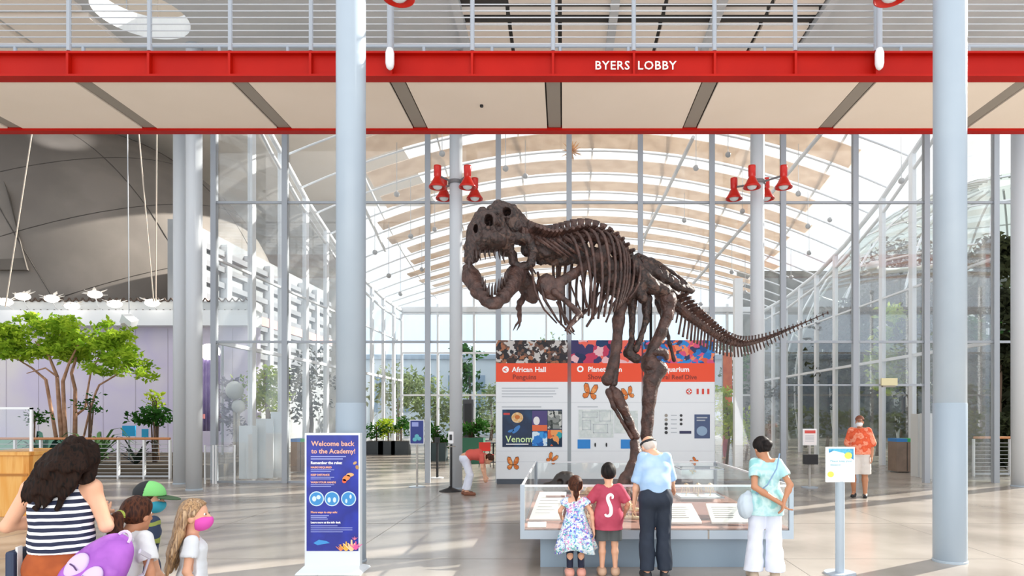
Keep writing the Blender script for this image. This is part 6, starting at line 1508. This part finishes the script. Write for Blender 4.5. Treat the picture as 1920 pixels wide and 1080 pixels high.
# --- woman with hands clasped behind her back
Y = 7.3; W8 = person('person in pale aqua top and white trousers, hands clasped behind the back', at(1436, Y), Y, -.08)
B8 = Body(1.60, headpitch=.45, headyaw=.35, fat=.96, sh=.84)
B8.J['hd'] = B8.J['hd']+Vector((-.035, .035, -.03)); B8.J.update({'elL': Vector((-.15, -.14, 1.02)), 'wrL': Vector((.10, -.19, .86)), 'elR': Vector((.235, -.10, 1.04)), 'wrR': Vector((.15, -.20, .89)), 'knL': Vector((-.11, .03, .46)), 'anL': Vector((-.13, 0, .08)), 'toL': Vector((-.15, .13, .03))})
B8.hand_dir = {'L': (.6, -.1, -.5), 'R': (-.2, -.1, -.9)}
B8.skin(M_skinT, W8, h=.007)
M_aqua = mat('aqua_top', '#b5dcdf', .8, var=['#a3d2d8', '#c6e6e6', '#8cc6c8'], scale=6)
B8.shirt(M_aqua, W8, ex=.018, sleeve=.5, hem=-.17, h=.008, waist=1.06, wide=.016, flare=.035, rough=.004)
B8.trousers(mat('white_trousers', '#e3e7f2', .8, var=['#d8def0'], scale=3), W8, ex=.024, to=1.97, h=.009, flare=.035, rough=.006, top=-.04)
B8.shoes(mat('shoe_sand', '#bfae9a', .6), W8)
def ex8(v): v.ell(B8.hdp(.01, -.115, .0), (.055, .05, .05), .012, rot=B8.R); v.ell(B8.hdp(.0, -.10, -.045), (.045, .03, .035), .012, rot=B8.R)
B8.hair_cap(M_hairK, W8, ex=.014, extra=ex8, rough=.003, h=.006, low=-.05)
sb_ = thing('crossbody_bag', 'pale grey soft shoulder bag hanging at the side of the aqua top', 'bag', (W8.location.x-.19, Y, .8))
v9 = Vol((W8.location.x-.40, Y-.20, .62), (W8.location.x-.05, Y+.2, 1.02), .008); v9.ell((W8.location.x-.235, Y-.03, .80), (.085, .10, .14), .02); v9.cap((W8.location.x-.21, Y-.05, .90), (W8.location.x-.20, Y-.03, .94), .05, .03, .03); v9.rough(.005, 20, 3); v9.build('bag_body', mat('bag_grey', '#c2d0dc', .6), sb_)
tr_ = [(-.14, -.10, .94), (-.04, -.185, 1.05), (.06, -.175, 1.22), (.12, -.09, 1.375)]
MB().tube([Vector((W8.location.x+a, Y+b-.005, c_)) for a, b, c_ in tr_], .008, 6).build('strap', mat('strap_blue', '#7f9fc0', .6), sb_)
# --- distant person in the orange shirt
Y = 14.5; W9 = person('person in orange patterned shirt, pale shorts and cap walking near the doors', at(1612, Y), Y, 2.6)
B9 = Body(1.78, fat=1.12, j={'knR': (.12, .14, .50), 'anR': (.12, -.02, .12), 'toR': (.13, .12, .06)}); B9.skin(M_skinT, W9, h=.010)
B9.shirt(mat('orange_shirt', '#e8663f', .85, var=['#d9502c', '#f3a184', '#ea7a55'], scale=7), W9, ex=.035, sleeve=.9, hem=-.06, h=.011, wide=.03, flare=.02, waist=1.15)
B9.trousers(mat('pale_shorts', '#d9d2cc', .8), W9, ex=.03, to=1.0, h=.011, flare=.02); B9.shoes(M_black, W9); B9.hair_cap(M_hairK, W9, ex=.004, rough=0, h=.008)
c9 = thing('flat_cap', 'brown cap on the head of the person in the orange shirt', 'cap', tuple(Vector(W9.location)+rz(2.6) @ B9.J['hd']), 2.6)
v6 = Vol((-.2, -.2, -.1), (.2, .28, .22), .009); v6.ell((0, -.01, .04), (.095, .115, .105), .0); v6.cut((0, 0, .045), (0, 0, -1)); v6.cap((0, .08, .055), (0, .17, .048), .05, .05, .0, sc=(1.3, 1, .25)); v6.build('cap_body', mat('cap_brown', '#7d4a36', .8), c9, local=True)
mask(B9, W9, mat('mask_white', '#e8eef2', .7), '')
# --- stooping person in white trousers beside the slim column
Y = 14.9; W10 = person('person in white trousers and red top bending over beside the slim column', at(874, Y), Y, -PI/2)
B10 = Body(1.62); 
B10.J.update({'pel': Vector((0, -.02, .84)), 'wai': Vector((0, .10, .90)), 'che': Vector((0, .27, .90)), 'nek': Vector((0, .40, .86)), 'hd': Vector((0, .50, .80)), 'shL': Vector((-.16, .37, .88)), 'shR': Vector((.16, .37, .88)), 'elL': Vector((-.17, .38, .63)), 'wrL': Vector((-.12, .42, .42)), 'elR': Vector((.17, .38, .63)), 'wrR': Vector((.12, .42, .42)), 'hiL': Vector((-.08, -.02, .82)), 'hiR': Vector((.08, -.02, .82)), 'knL': Vector((-.09, .06, .45)), 'knR': Vector((.09, .10, .45)), 'anL': Vector((-.1, -.05, .085)), 'anR': Vector((.1, .03, .085)), 'toL': Vector((-.1, .10, .03)), 'toR': Vector((.1, .18, .03))})
B10.R = rx(-1.2); B10.skin(M_skinL, W10, h=.010)
v = B10.vol(.011); B10.trunk_cloth(v, .02, 0); 
for n_ in 'LR': v.cap(tuple(B10.J['sh'+n_]), tuple(B10.J['sh'+n_]+(B10.J['el'+n_]-B10.J['sh'+n_])*.5), .06, .06, .02)
v.cut((0, .0, 0), (0, -1, 0)); v.cut((0, .42, 0), (0, 1, 0)); v.build('red_top', mat('red_top', '#cf5a50', .85), W10, local=True)
B10.trousers(mat('white_trousers', '#e3e7f2', .8), W10, ex=.022, to=1.9, h=.011, top=.03); B10.shoes(mat('shoe_brown', '#7a4a35', .6), W10); B10.hair_cap(M_hairBr, W10, ex=.01, rough=0, h=.008)
# --- tiny seated-looking far visitor in pink
Y = 27; W11 = person('small distant person in pink standing in the court left of the white post', at(1361, Y), Y, .4)
B11 = Body(1.25, child=.8); B11.skin(M_skinL, W11, h=.014, fingers=False); B11.shirt(mat('pink_top', '#d98a9a', .85), W11, ex=.02, sleeve=.6, h=.014); B11.trousers(mat('pink_trousers', '#c97a8c', .85), W11, to=1.9, h=.014); B11.hair_cap(M_hairBr, W11, rough=0, h=.012)
